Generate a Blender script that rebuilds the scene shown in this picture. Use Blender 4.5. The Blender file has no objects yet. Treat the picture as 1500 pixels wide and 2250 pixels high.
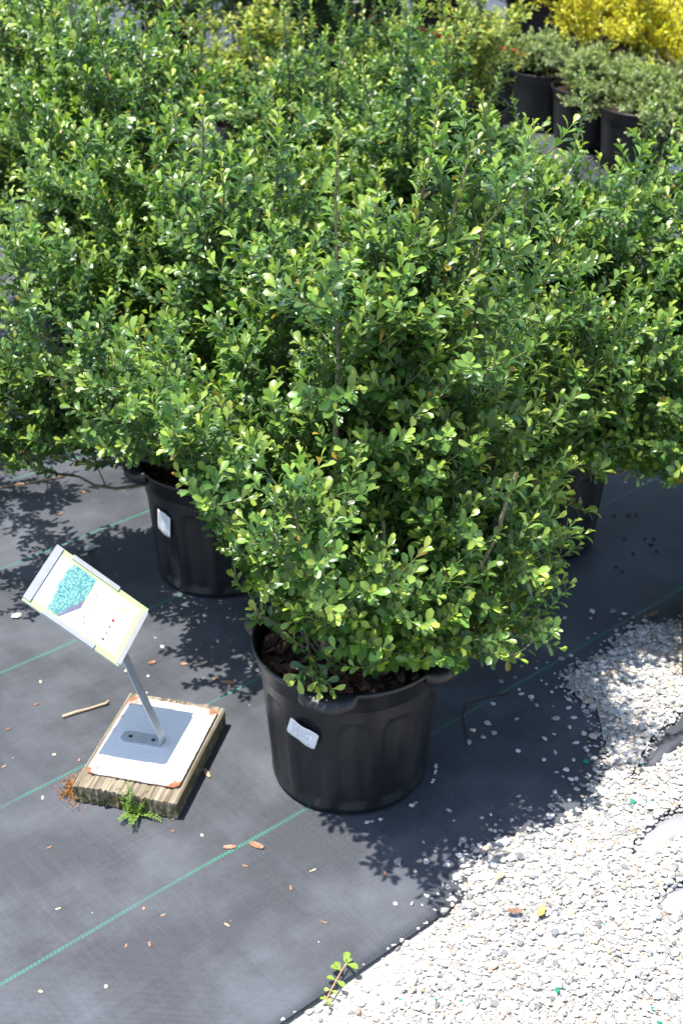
import bpy, math
import numpy as np
from mathutils import Vector, Matrix

S = bpy.context.scene
COL = S.collection
rad = math.radians

# ------------------------------------------------------------------ camera, sky, sun, exposure
cam_d = bpy.data.cameras.new('camera')
cam = bpy.data.objects.new('camera', cam_d)
COL.objects.link(cam)
cam.location = (0.0, 0.0, 1.478)
cam.rotation_euler = (rad(90.0 - 30.47), 0, 0)
cam_d.sensor_fit = 'VERTICAL'
cam_d.sensor_height = 36.0
cam_d.lens = 48.0
cam_d.clip_start = 0.05
cam_d.clip_end = 500
cam_d.dof.use_dof = True
cam_d.dof.focus_distance = 1.78
cam_d.dof.aperture_fstop = 9.0
S.camera = cam

SUN_DIR = Vector((-0.27, -0.05, 1.0)).normalized()
SUN_EL = math.asin(SUN_DIR.z)
SUN_AZ = math.atan2(SUN_DIR.x, SUN_DIR.y)
w = bpy.data.worlds.new('World')
S.world = w
w.use_nodes = True
nt = w.node_tree
sky = nt.nodes.new('ShaderNodeTexSky')
sky.sky_type = 'NISHITA'
sky.sun_disc = False
sky.sun_elevation = SUN_EL
sky.sun_rotation = SUN_AZ
bg = nt.nodes['Background']
bg.inputs[1].default_value = 0.15
nt.links.new(sky.outputs[0], bg.inputs[0])

sd = bpy.data.lights.new('sun', 'SUN')
sd.energy = 4.6
sd.angle = rad(0.53)
sd.color = (1.0, 0.955, 0.89)
sun = bpy.data.objects.new('sun', sd)
COL.objects.link(sun)
sun.rotation_euler = SUN_DIR.to_track_quat('Z', 'Y').to_euler()
sun.location = SUN_DIR * 20

S.view_settings.view_transform = 'Standard'
S.view_settings.look = 'None'
S.view_settings.exposure = 1.08
S.view_settings.gamma = 1.0
S.view_settings.use_curve_mapping = False

# ------------------------------------------------------------------ helpers
def tag(o, label=None, cat=None, group=None, kind=None):
    if label: o['label'] = label
    if cat: o['category'] = cat
    if group: o['group'] = group
    if kind: o['kind'] = kind
    return o

def link(o, parent=None):
    COL.objects.link(o)
    if parent: o.parent = parent
    return o

def empty(name, loc, rz=0.0):
    o = bpy.data.objects.new(name, None)
    o.empty_display_size = 0.05
    o.location = loc
    o.rotation_euler = (0, 0, rz)
    return link(o)

class MB:
    """collects vertices / faces / colours for one mesh"""
    def __init__(s):
        s.v = []; s.f = []; s.c = []; s.n = 0
    def add(s, v, f, c=None):
        v = np.asarray(v, float).reshape(-1, 3)
        s.v.append(v)
        s.f.extend([tuple(i + s.n for i in q) for q in f])
        if c is None: c = (1, 1, 1)
        c = np.asarray(c, float)
        s.c.append(np.tile(c, (len(v), 1)) if c.ndim == 1 else c)
        s.n += len(v)
    def box(s, c, d, R=None, col=None, jit=0, rng=None):
        q = np.array([[x, y, z] for z in (-1, 1) for y in (-1, 1) for x in (-1, 1)], float) * np.array(d) / 2
        if jit: q += rng.normal(0, jit, q.shape)
        if R is not None: q = q @ np.array(R).T
        s.add(q + np.array(c), [(0, 2, 3, 1), (4, 5, 7, 6), (0, 1, 5, 4), (2, 6, 7, 3), (0, 4, 6, 2), (1, 3, 7, 5)], col)
    def tube(s, P, r, seg=6, col=None, cap=True):
        P = np.asarray(P, float); n = len(P)
        r = np.broadcast_to(np.asarray(r, float), (n,))
        T = np.gradient(P, axis=0); T /= np.linalg.norm(T, axis=1)[:, None] + 1e-12
        ref = np.array([0, 0, 1.0]) if abs(T[0][2]) < .9 else np.array([1.0, 0, 0])
        V = []
        for i in range(n):
            a = np.cross(T[i], ref); a /= np.linalg.norm(a) + 1e-12
            b = np.cross(T[i], a); ref = -np.cross(T[i], a) if False else ref
            th = np.arange(seg) * 2 * np.pi / seg
            V.append(P[i] + r[i] * (np.cos(th)[:, None] * a + np.sin(th)[:, None] * b))
        F = []
        for i in range(n - 1):
            for k in range(seg):
                F.append((i * seg + k, i * seg + (k + 1) % seg, (i + 1) * seg + (k + 1) % seg, (i + 1) * seg + k))
        if cap:
            F.append(tuple(range(seg))[::-1]); F.append(tuple((n - 1) * seg + k for k in range(seg)))
        s.add(np.vstack(V), F, col)
    def build(s, name, mat, parent=None, smooth=False, local=None):
        V = np.vstack(s.v)
        me = bpy.data.meshes.new(name)
        me.from_pydata(V.tolist(), [], s.f)
        setcol(me, np.vstack(s.c))
        if smooth: me.polygons.foreach_set('use_smooth', [True] * len(me.polygons))
        me.materials.append(mat)
        me.update()
        return link(bpy.data.objects.new(name, me), parent)

def setcol(me, c):
    a = me.color_attributes.new('Col', 'FLOAT_COLOR', 'POINT')
    c4 = np.ones((len(c), 4), np.float32); c4[:, :3] = c
    a.data.foreach_set('color', c4.ravel())

def npmesh(name, V, F, C, mat, smooth=True):
    """V (n,3), F (m,3) tri array or list of arrays (tris, quads)"""
    me = bpy.data.meshes.new(name)
    tris, quads = F
    nt_, nq = len(tris), len(quads)
    me.vertices.add(len(V)); me.vertices.foreach_set('co', np.asarray(V, np.float32).ravel())
    me.loops.add(nt_ * 3 + nq * 4)
    li = np.concatenate([np.asarray(tris, np.int32).ravel(), np.asarray(quads, np.int32).ravel()])
    me.loops.foreach_set('vertex_index', li)
    me.polygons.add(nt_ + nq)
    st = np.concatenate([np.arange(nt_) * 3, nt_ * 3 + np.arange(nq) * 4]).astype(np.int32)
    me.polygons.foreach_set('loop_start', st)
    me.polygons.foreach_set('use_smooth', np.full(nt_ + nq, smooth))
    me.update(calc_edges=True)
    setcol(me, C)
    me.materials.append(mat)
    me.validate()
    return me

# ------------------------------------------------------------------ materials
class NT:
    def __init__(s, name):
        s.m = bpy.data.materials.new(name); s.m.use_nodes = True
        s.t = s.m.node_tree; s.b = s.t.nodes['Principled BSDF']; s.out = s.t.nodes['Material Output']
    def n(s, typ, **kw):
        x = s.t.nodes.new('ShaderNode' + typ)
        for k, v in kw.items(): setattr(x, k, v)
        return x
    def set(s, sock, v):
        if hasattr(v, 'is_linked') or isinstance(v, bpy.types.NodeSocket): s.t.links.new(v, sock)
        elif v is not None: sock.default_value = v
    def math(s, op, a, b=None, c=None):
        x = s.n('Math', operation=op)
        for i, v in enumerate((a, b, c)):
            if v is not None: s.set(x.inputs[i], v)
        return x.outputs[0]
    def mix(s, f, a, b, mode='MIX'):
        x = s.n('Mix', data_type='RGBA', blend_type=mode)
        s.set(x.inputs[0], f)
        s.set(x.inputs[6], a if not isinstance(a, tuple) else (*a, 1))
        s.set(x.inputs[7], b if not isinstance(b, tuple) else (*b, 1))
        return x.outputs[2]
    def noise(s, vec, scale, detail=4, rough=.55):
        x = s.n('TexNoise'); x.inputs['Scale'].default_value = scale
        x.inputs['Detail'].default_value = detail; x.inputs['Roughness'].default_value = rough
        if vec is not None: s.t.links.new(vec, x.inputs['Vector'])
        return x.outputs[0]
    def ramp(s, f, a, b, lo=0.0, hi=1.0):
        x = s.n('MapRange'); s.set(x.inputs[0], f)
        x.inputs[1].default_value = a; x.inputs[2].default_value = b
        x.inputs[3].default_value = lo; x.inputs[4].default_value = hi
        return x.outputs[0]
    def geo(s): return s.n('NewGeometry').outputs['Position']
    def obj(s): return s.n('TexCoord').outputs['Object']
    def attr(s, name='Col'): return s.n('Attribute', attribute_name=name).outputs['Color']
    def scl(s, vec, xyz, rot=0.0):
        x = s.n('Mapping'); x.inputs['Scale'].default_value = xyz
        x.inputs['Rotation'].default_value = (0, 0, rot); s.t.links.new(vec, x.inputs[0]); return x.outputs[0]
    def bump(s, h, strength=.3, dist=.002):
        x = s.n('Bump'); x.inputs['Strength'].default_value = strength; x.inputs['Distance'].default_value = dist
        s.t.links.new(h, x.inputs['Height']); s.t.links.new(x.outputs[0], s.b.inputs['Normal'])
    def fin(s, base=None, rough=None, metal=None, spec=None):
        if base is not None: s.set(s.b.inputs['Base Color'], (*base, 1) if isinstance(base, tuple) else base)
        if rough is not None: s.set(s.b.inputs['Roughness'], rough)
        if metal is not None: s.set(s.b.inputs['Metallic'], metal)
        if spec is not None: s.set(s.b.inputs['Specular IOR Level'], spec)
        return s.m

def leaf_mat(name, rough=.3, trans=.28, spec=.5):
    k = NT(name)
    c = k.attr()
    geo = k.n('NewGeometry')
    nz = k.noise(geo.outputs['Position'], 260, 3)
    c1 = k.mix(k.ramp(nz, .3, .7, 0, .22), c, k.mix(1.0, c, (.72, .78, .7), 'MULTIPLY'))
    under = k.mix(.22, c1, (.15, .22, .08))
    cc = k.mix(geo.outputs['Backfacing'], c1, under)
    k.fin(cc, k.math('ADD', rough, k.math('MULTIPLY', geo.outputs['Backfacing'], .3)), spec=spec)
    tr = k.n('BsdfTranslucent')
    k.t.links.new(k.mix(1.0, c1, (1.2, 1.3, .5), 'MULTIPLY'), tr.inputs[0])
    mx = k.n('MixShader'); mx.inputs[0].default_value = trans
    k.t.links.new(k.b.outputs[0], mx.inputs[1]); k.t.links.new(tr.outputs[0], mx.inputs[2])
    k.t.links.new(mx.outputs[0], k.out.inputs[0])
    return k.m

def simple(name, col, rough=.6, var=.25, scale=60, spec=.4, bump=0.0, metal=0.0, useattr=False):
    k = NT(name); p = k.obj() if not useattr else k.geo()
    n = k.noise(p, scale, 5)
    base = k.attr() if useattr else col
    lo = k.mix(1.0, base, (1 - var,) * 3, 'MULTIPLY'); hi = k.mix(1.0, base, (1 + var,) * 3, 'MULTIPLY')
    c = k.mix(k.ramp(n, .3, .7), lo, hi)
    if bump: k.bump(n, bump, .003)
    return k.fin(c, rough, metal, spec)

M = {}
M['leaf'] = leaf_mat('holly_leaf', .34, .33, .55)
M['leaf_soft'] = leaf_mat('shrub_leaf', .42, .4, .4)
M['bark'] = simple('stem_bark', (1, 1, 1), .75, .35, 180, .3, .4, useattr=True)
M['pot'] = None
M['dry'] = simple('dry_litter', (1, 1, 1), .8, .35, 240, .2, .3, useattr=True)
M['stone'] = simple('limestone_chip', (1, 1, 1), .85, .16, 330, .25, .35, useattr=True)
M['steel'] = simple('galvanised_steel', (.50, .53, .55), .42, .12, 60, .5, metal=.3)
M['red'] = simple('red_plastic', (.62, .012, .015), .4, .1, 30)

def pot_material():
    k = NT('black_plastic'); p = k.obj()
    n = k.noise(k.scl(p, (1, 1, .25)), 26, 5)
    sp = k.noise(p, 420, 2)
    dust = k.math('ADD', k.ramp(n, .48, .85, 0, .28), k.ramp(sp, .69, .78, 0, .55))
    c = k.mix(dust, (.0085, .009, .0105), (.075, .072, .068))
    k.bump(k.noise(p, 60, 3), .12, .002)
    return k.fin(c, k.ramp(n, .3, .8, .34, .55), spec=.5)
M['pot'] = pot_material()

# fabric frame: s runs along the green lines, t across them
FD = np.array([.75908, .65100, 0.0]); FN = np.array([-.65100, .75908, 0.0])
T_EDGE, T_LINE, T_STEP = .960, 1.2537, .3090
def st(s, t, z=0.0): return FD * s + FN * t + np.array([0, 0, z])

def fabric_material(name, dusty=0.0, dcol=(.195, .21, .245)):
    k = NT(name)
    geo = k.n('NewGeometry').outputs['Position']
    def dot(v):
        x = k.n('VectorMath', operation='DOT_PRODUCT'); k.t.links.new(geo, x.inputs[0]); x.inputs[1].default_value = tuple(v)
        return x.outputs['Value']
    wob = k.math('MULTIPLY', k.math('SUBTRACT', k.noise(geo, 2.2, 2), .5), .012)
    s = dot(FD); t = k.math('ADD', dot(FN), wob)
    ps, pt = .0030, .0025
    a = k.math('SINE', k.math('MULTIPLY', s, 2 * math.pi / ps))
    b = k.math('SINE', k.math('MULTIPLY', t, 2 * math.pi / pt))
    weave = k.math('MULTIPLY', a, b)                      # over / under
    comb = k.n('CombineXYZ'); k.t.links.new(s, comb.inputs[0]); k.t.links.new(t, comb.inputs[1])
    str1 = k.noise(k.scl(comb.outputs[0], (3, 160, 1)), 1, 3)
    str2 = k.noise(k.scl(comb.outputs[0], (150, 4, 1)), 1, 3)
    big = k.noise(geo, 5.5, 5, .62)
    fine = k.noise(geo, 700, 2)
    yarn = k.math('ADD', k.math('MULTIPLY', str1, .5), k.math('MULTIPLY', str2, .5))
    dust = k.math('ADD', k.ramp(big, .42, .75, dusty + .05, .40 + dusty), k.ramp(yarn, .42, .68, 0, .08))
    dust = k.math('ADD', dust, k.ramp(fine, .62, .74, 0, .30))
    hi = k.ramp(weave, .2, 1, 0, .30)
    base = k.mix(hi, (.030, .033, .040), (.105, .111, .126))
    base = k.mix(dust, base, dcol)
    # woven green marker lines
    ph = k.math('SUBTRACT', t, T_LINE - T_STEP * 20)
    fr = k.math('ABSOLUTE', k.math('SUBTRACT', k.math('FLOORED_MODULO', k.math('ADD', ph, T_STEP / 2), T_STEP), T_STEP / 2))
    line = k.math('LESS_THAN', fr, .0029)
    zig = k.math('SINE', k.math('MULTIPLY', k.math('ADD', s, k.math('MULTIPLY', t, .6)), 2 * math.pi / .0062))
    side = k.math('SIGN', k.math('SUBTRACT', k.math('FLOORED_MODULO', k.math('ADD', ph, T_STEP / 2), T_STEP), T_STEP / 2))
    on = k.ramp(k.math('MULTIPLY', zig, side), -.45, .15, .25, 1)
    wear = k.ramp(k.noise(geo, 9, 4), .3, .65, .30, .80)
    base = k.mix(k.math('MULTIPLY', k.math('MULTIPLY', line, on), wear), base, (.03, .25, .17))
    k.bump(k.math('ADD', weave, k.math('MULTIPLY', yarn, .8)), .55, .0006)
    return k.fin(base, k.ramp(big, .3, .7, .44, .6), spec=.45)
M['fabric'] = fabric_material('woven_weed_fabric')
M['fabric_dusty'] = fabric_material('dusty_weed_fabric', .70, (.40, .40, .42))

def ground_material():
    k = NT('sandy_gravel_ground'); p = k.geo()
    v = k.n('TexVoronoi'); v.inputs['Scale'].default_value = 210; k.t.links.new(p, v.inputs['Vector'])
    n = k.noise(p, 900, 3); big = k.noise(p, 6, 4)
    c = k.mix(k.ramp(n, .3, .7), (.31, .275, .23), (.50, .465, .41))
    c = k.mix(k.ramp(v.outputs['Distance'], .2, .6, 0, .4), c, (.30, .29, .27))
    c = k.mix(k.ramp(big, .4, .7, 0, .35), c, (.44, .39, .33))
    k.bump(k.math('ADD', n, v.outputs['Distance']), .5, .002)
    return k.fin(c, .95, spec=.15)
M['ground'] = ground_material()

# ------------------------------------------------------------------ ground, fabric, gravel bed
rng = np.random.default_rng(7)
def fbm2(x, y, seed, sc, octv=4):
    r = np.random.default_rng(seed); out = np.zeros_like(x); amp = 1.0
    for o in range(octv):
        for _ in range(3):
            th = r.uniform(0, 6.283); k = sc * 2 ** o * r.uniform(.7, 1.3); ph = r.uniform(0, 6.283)
            out = out + amp * np.sin(k * (np.cos(th) * x + np.sin(th) * y) + ph) / 3
        amp *= .5
    return out

g = MB(); g.add([(-60, -40, 0), (60, -40, 0), (60, 90, 0), (-60, 90, 0)], [(0, 1, 2, 3)])
ground = g.build('ground', M['ground']); ground.location.z = -.010
tag(ground, kind='structure')

def fab_z(x, y):
    s_ = FD[0] * x + FD[1] * y; t_ = FN[0] * x + FN[1] * y
    return .0024 * fbm2(x, y, 3, 7.5, 3) + .0026 * fbm2(x, y, 5, 2.2, 1) + .0022 * fbm2(s_ * .35, t_, 8, 26, 2) * np.clip(fbm2(x, y, 12, 3.0, 2), 0, 1)
def grid_sheet(name, s0, s1, t0, t1, ds, dt, mat):
    sv = np.arange(s0, s1 + 1e-6, ds); tv = np.arange(t0, t1 + 1e-6, dt)
    SS, TT = np.meshgrid(sv, tv, indexing='ij')
    X = FD[0] * SS + FN[0] * TT; Y = FD[1] * SS + FN[1] * TT
    Z = fab_z(X, Y)
    ns, nt2 = SS.shape
    V = np.stack([X, Y, Z], -1).reshape(-1, 3)
    i = np.arange(ns - 1)[:, None] * nt2 + np.arange(nt2 - 1)[None]
    Q = np.stack([i, i + nt2, i + nt2 + 1, i + 1], -1).reshape(-1, 4)
    me = npmesh(name, V, (np.zeros((0, 3), int), Q), np.ones((len(V), 3)), mat)
    return link(bpy.data.objects.new(name, me))
fab = grid_sheet('weed_fabric', -3.0, 9.0, T_EDGE, T_EDGE + 7.2, .03, .03, M['fabric'])
tag(fab, kind='structure')
tm = fab.modifiers.new('thickness', 'SOLIDIFY'); tm.thickness = .0012; tm.offset = -1

def inpoly(px, py, poly):
    poly = np.asarray(poly); ins = np.zeros(px.shape, bool); j = len(poly) - 1
    for i in range(len(poly)):
        xi, yi = poly[i]; xj, yj = poly[j]
        c = ((yi > py) != (yj > py)) & (px < (xj - xi) * (py - yi) / (yj - yi + 1e-12) + xi)
        ins ^= c; j = i
    return ins
def polydist(px, py, poly, closed=True):
    poly = np.asarray(poly); d = np.full(px.shape, 9e9); n = len(poly)
    for i in range(n if closed else n - 1):
        a = poly[i]; b = poly[(i + 1) % n]; ab = b - a
        u = np.clip(((px - a[0]) * ab[0] + (py - a[1]) * ab[1]) / (ab @ ab), 0, 1)
        d = np.minimum(d, np.hypot(px - a[0] - u * ab[0], py - a[1] - u * ab[1]))
    return d
BOUND = [(.146, 1.387), (.165, 1.426), (.171, 1.467), (.198, 1.508), (.236, 1.542), (.278, 1.547), (.337, 1.577), (.374, 1.607),
         (.387, 1.649), (.412, 1.692), (.427, 1.737), (.419, 1.783), (.421, 1.844), (.387, 1.881), (.382, 1.933), (.416, 1.973),
         (.48, 2.014), (.50, 2.056), (.553, 2.093), (.624, 2.107), (.751, 2.207)]
GRAVEL = BOUND + [(.86, 2.24), (.90, 1.9), (.85, .98), (.2, .95), (-.03, 1.05), (.02, 1.18), (.095, 1.30)]
HOLE = [(.468, 1.664), (.515, 1.752), (.568, 1.818), (.61, 1.86), (.625, 1.80), (.570, 1.752), (.52, 1.708)]
PATCH1 = [(.43, 1.49), (.455, 1.528), (.482, 1.562), (.529, 1.587), (.58, 1.60), (.57, 1.565), (.521, 1.547), (.48, 1.518)]
PATCH2 = [(.452, 1.396), (.474, 1.422), (.496, 1.431), (.54, 1.45), (.53, 1.41), (.489, 1.40), (.47, 1.387)]
def gdens(x, y):
    """0..1 how fully the gravel covers this spot"""
    d = polydist(x, y, GRAVEL) * np.where(inpoly(x, y, GRAVEL), 1, -1)
    den = np.clip((d + .006) / .03, 0, 1)
    for H in (HOLE, PATCH1, PATCH2):
        dh = polydist(x, y, H) * np.where(inpoly(x, y, H), -1, 1)
        den = den * np.clip((dh + .008) / .016, .0, 1)
    return den
# fine grit that fills the gaps between the stones
step = .012
gx, gy = np.meshgrid(np.arange(-.2, 1.3, step), np.arange(.65, 2.45, step), indexing='ij')
den = gdens(gx, gy)
offfab = (FN[0] * gx + FN[1] * gy) < T_EDGE
gz = fab_z(gx, gy) + np.where(den > .5, .0015 + .008 * np.clip((den - .5) * 2, 0, 1), -.016) + .0012 * fbm2(gx, gy, 9, 30, 3)
ok = den > .6
cell = ok[:-1, :-1] & ok[1:, :-1] & ok[1:, 1:] & ok[:-1, 1:]
nx, ny = gx.shape
i = (np.arange(nx - 1)[:, None] * ny + np.arange(ny - 1)[None])[cell]
Q = np.stack([i, i + ny, i + ny + 1, i + 1], -1)
V = np.stack([gx, gy, gz], -1).reshape(-1, 3)
used = np.zeros(len(V), bool); used[Q.ravel()] = True
rm = np.cumsum(used) - 1
me = npmesh('gravel_bed', V[used], (np.zeros((0, 3), int), rm[Q]), np.ones((used.sum(), 3)), M['ground'])
bed = link(bpy.data.objects.new('gravel_bed', me)); tag(bed, kind='structure')

# dusty pieces of old fabric showing through the gravel
for nm, poly, zz in (('buried_fabric', PATCH1, .001), ('buried_fabric', PATCH2, .001)):
    m = MB(); pc = np.array(poly); cc = pc.mean(0)
    big = cc + (pc - cc) * 1.35
    m.add([(*cc, zz + .002)] + [(x, y, zz) for x, y in big], [(0, k + 1, (k + 1) % len(big) + 1) for k in range(len(big))])
    o = m.build(nm, M['fabric_dusty'], smooth=True); tag(o, kind='structure')
    o.modifiers.new('thickness', 'SOLIDIFY').thickness = .001

# the lifted edge of the fabric where the gravel has slid off it
ss = np.linspace(1.445, 1.70, 24); V = []
for q_, s_ in enumerate(ss):
    f_ = math.sin(min(1, q_ / 12) * math.pi / 2)
    for a_ in range(7):
        th = a_ / 6 * math.pi
        p = st(s_, T_EDGE - .002 + .030 * f_ * (1 - math.cos(th)) / 2 + .002 * math.sin(q_ * .9)); V.append((p[0], p[1], -.002 + f_ * .011 * math.sin(th) ** .8 + .004))
m = MB(); m.add(V, [(q_ * 7 + a_, q_ * 7 + a_ + 1, q_ * 7 + a_ + 8, q_ * 7 + a_ + 7) for q_ in range(23) for a_ in range(6)])
o = m.build('fabric_fold', M['fabric'], None, True); tag(o, kind='structure')

# ---- stones
PHI = (1 + 5 ** .5) / 2
ICO = np.array([(-1, PHI, 0), (1, PHI, 0), (-1, -PHI, 0), (1, -PHI, 0), (0, -1, PHI), (0, 1, PHI), (0, -1, -PHI), (0, 1, -PHI),
                (PHI, 0, -1), (PHI, 0, 1), (-PHI, 0, -1), (-PHI, 0, 1)], float) / math.hypot(1, PHI)
ICOF = np.array([(0, 11, 5), (0, 5, 1), (0, 1, 7), (0, 7, 10), (0, 10, 11), (1, 5, 9), (5, 11, 4), (11, 10, 2), (10, 7, 6), (7, 1, 8),
                 (3, 9, 4), (3, 4, 2), (3, 2, 6), (3, 6, 8), (3, 8, 9), (4, 9, 5), (2, 4, 11), (6, 2, 10), (8, 6, 7), (9, 8, 1)])
def rand_rot(n, r):
    q = r.normal(size=(n, 4)); q /= np.linalg.norm(q, axis=1)[:, None]
    a, b, c, d = q.T
    return np.stack([np.stack([1 - 2 * (c * c + d * d), 2 * (b * c - a * d), 2 * (b * d + a * c)], -1),
                     np.stack([2 * (b * c + a * d), 1 - 2 * (b * b + d * d), 2 * (c * d - a * b)], -1),
                     np.stack([2 * (b * d - a * c), 2 * (c * d + a * b), 1 - 2 * (b * b + c * c)], -1)], 1)
def rotz(n, r):
    a = r.uniform(0, 6.283, n); o = np.zeros((n, 3, 3)); o[:, 0, 0] = np.cos(a); o[:, 0, 1] = -np.sin(a)
    o[:, 1, 0] = np.sin(a); o[:, 1, 1] = np.cos(a); o[:, 2, 2] = 1; return o
def stone_cols(n, r):
    v = r.normal(.43, .085, n).clip(.20, .62)
    c = np.stack([v * 1.0, v * .965, v * .905], -1)
    k = r.random(n)
    c[k < .10] *= np.array([1.08, .90, .74]); c[(k > .10) & (k < .30)] *= np.array([.74, .79, .86])
    c[(k > .30) & (k < .34)] *= np.array([.55, .55, .57]); c[(k > .9)] *= 1.25
    return c.clip(0, .78)
def stone_shapes(n, r):
    P = ICO[None] * (1 + r.normal(0, .17, (n, 12, 1)))
    sc = np.stack([r.uniform(.85, 1.35, n), r.uniform(.65, 1.0, n), r.uniform(.36, .66, n)], -1)
    P = np.einsum('nij,nkj->nki', rand_rot(n, r), P) * sc[:, None]
    return np.einsum('nij,nkj->nki', rotz(n, r), P)
def scatter(n, r):
    out = []
    while sum(len(o) for o in out) < n:
        p = np.stack([r.uniform(-.08, .92, n), r.uniform(.93, 2.26, n)], -1)
        d = gdens(p[:, 0], p[:, 1])
        inside = inpoly(p[:, 0], p[:, 1], GRAVEL)
        out.append(p[(r.random(n) < d)])
    return np.vstack(out)[:n]
NS = 48000
pos = scatter(NS, rng)
# a little loose gravel beyond the edge of the heap and in the sandy strip
ex = np.stack([rng.uniform(-.12, .62, 90000), rng.uniform(.95, 2.15, 90000)], -1)
dd = polydist(ex[:, 0], ex[:, 1], np.array(BOUND), False)
inn = inpoly(ex[:, 0], ex[:, 1], GRAVEL)
strip = ((FN[0] * ex[:, 0] + FN[1] * ex[:, 1]) < T_EDGE + .003) & ~inn
pr = np.where(strip, .16, np.exp(-dd / .022) * .075) * ~inn
far = (ex[:, 0] > .2) & (ex[:, 1] > 1.6) & (ex[:, 1] < 1.95) & ~inn
pr = np.where(far, np.maximum(pr, np.exp(-dd / .06) * .006), pr)
keep = rng.random(len(ex)) < pr
ex = ex[keep]; exstrip = strip[keep]
pos = np.vstack([pos, ex]); NS = len(pos)
rad_ = np.concatenate([rng.lognormal(math.log(.0027), .45, NS - len(ex)), np.where(exstrip, rng.lognormal(math.log(.0022), .45, len(ex)), rng.lognormal(math.log(.0036), .35, len(ex)))]).clip(.0010, .0085)
shp = stone_shapes(NS, rng) * rad_[:, None, None]
dpos = gdens(pos[:, 0], pos[:, 1])
lay = rng.random(NS)
base_z = fab_z(pos[:, 0], pos[:, 1]) + np.where(dpos > .6, .0075 * np.clip((dpos - .5) * 2, 0, 1), 0) + np.where(dpos > .9, lay * .0045, 0)
notfab = (FN[0] * pos[:, 0] + FN[1] * pos[:, 1]) < T_EDGE
base_z = np.where((dpos < .6) & notfab, -.010, base_z)
zlift = -shp[:, :, 2].min(1)
cz = base_z + zlift * .8
SV = shp + np.stack([pos[:, 0], pos[:, 1], cz], -1)[:, None]
SC = np.repeat(stone_cols(NS, rng)[:, None], 12, 1)
grn = rng.random(NS) < .0022
SC[grn] = (.02, .22, .13)
campos = np.array([0, 0, 1.478])
ca, sa = math.cos(rad(30.47)), math.sin(rad(30.47))
def px(P):
    q = P - campos; z = q[..., 1] * ca - q[..., 2] * sa; up = q[..., 1] * sa + q[..., 2] * ca
    return 341 + 1365 * q[..., 0] / z, 512 - 1365 * up / z, z
cx, cy, cd = px(SV.mean(1))
vis = (cx > 4) & (cx < 678) & (cy > 4) & (cy < 1020)
score = np.where(vis & (lay > .35), rad_ / cd, 0)
single = np.zeros(NS, bool); single[np.argsort(-score)[:300]] = True
sel = ~single
n1 = sel.sum()
F = (ICOF[None] + 12 * np.arange(n1)[:, None, None]).reshape(-1, 3)
me = npmesh('gravel', SV[sel].reshape(-1, 3), (F, np.zeros((0, 4), int)), SC[sel].reshape(-1, 3), M['stone'], smooth=False)
gravel = link(bpy.data.objects.new('gravel', me))
tag(gravel, 'pale crushed limestone gravel spilling over the edge of the fabric', 'gravel', kind='stuff')
for q in np.nonzero(single)[0]:
    c = SV[q].mean(0)
    me = npmesh('stone', SV[q] - c, (ICOF, np.zeros((0, 4), int)), SC[q], M['stone'], smooth=False)
    o = link(bpy.data.objects.new('stone', me), gravel); o.location = c

# ------------------------------------------------------------------ leaves and shrubs
LEAF_HI = dict(t=[0, .28, .58, .86, 1], w=[0, .085, .225, .215, 0])
LEAF_LO = dict(t=[0, .38, .80, 1], w=[0, .18, .26, 0])
def leaf_template(kind, wr=1.0):
    t, w_ = kind['t'], kind['w']; n = len(t)
    mid = [(0, ti, .04 * math.sin(ti * 3.14) - .14 * ti * ti) for ti in t]
    V = list(mid); L = []; Rr = []
    for i in range(1, n - 1):
        L.append(len(V)); V.append((-w_[i] * wr, t[i], mid[i][2] + .30 * w_[i] * wr))
        Rr.append(len(V)); V.append((w_[i] * wr, t[i], mid[i][2] + .30 * w_[i] * wr))
    T = [(0, 1, L[0]), (0, Rr[0], 1), (n - 1, L[-1], n - 2), (n - 1, n - 2, Rr[-1])]
    Qd = []
    for i in range(n - 3):
        Qd += [(i + 1, i + 2, L[i + 1], L[i]), (i + 1, Rr[i], Rr[i + 1], i + 2)]
    shade = np.array([1.18] * n + [.97] * (2 * (n - 2)))
    shade[0] = 1.5
    return np.array(V, float), np.array(T), np.array(Qd), shade

def norm(a): return a / (np.linalg.norm(a, axis=-1, keepdims=True) + 1e-12)

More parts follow.
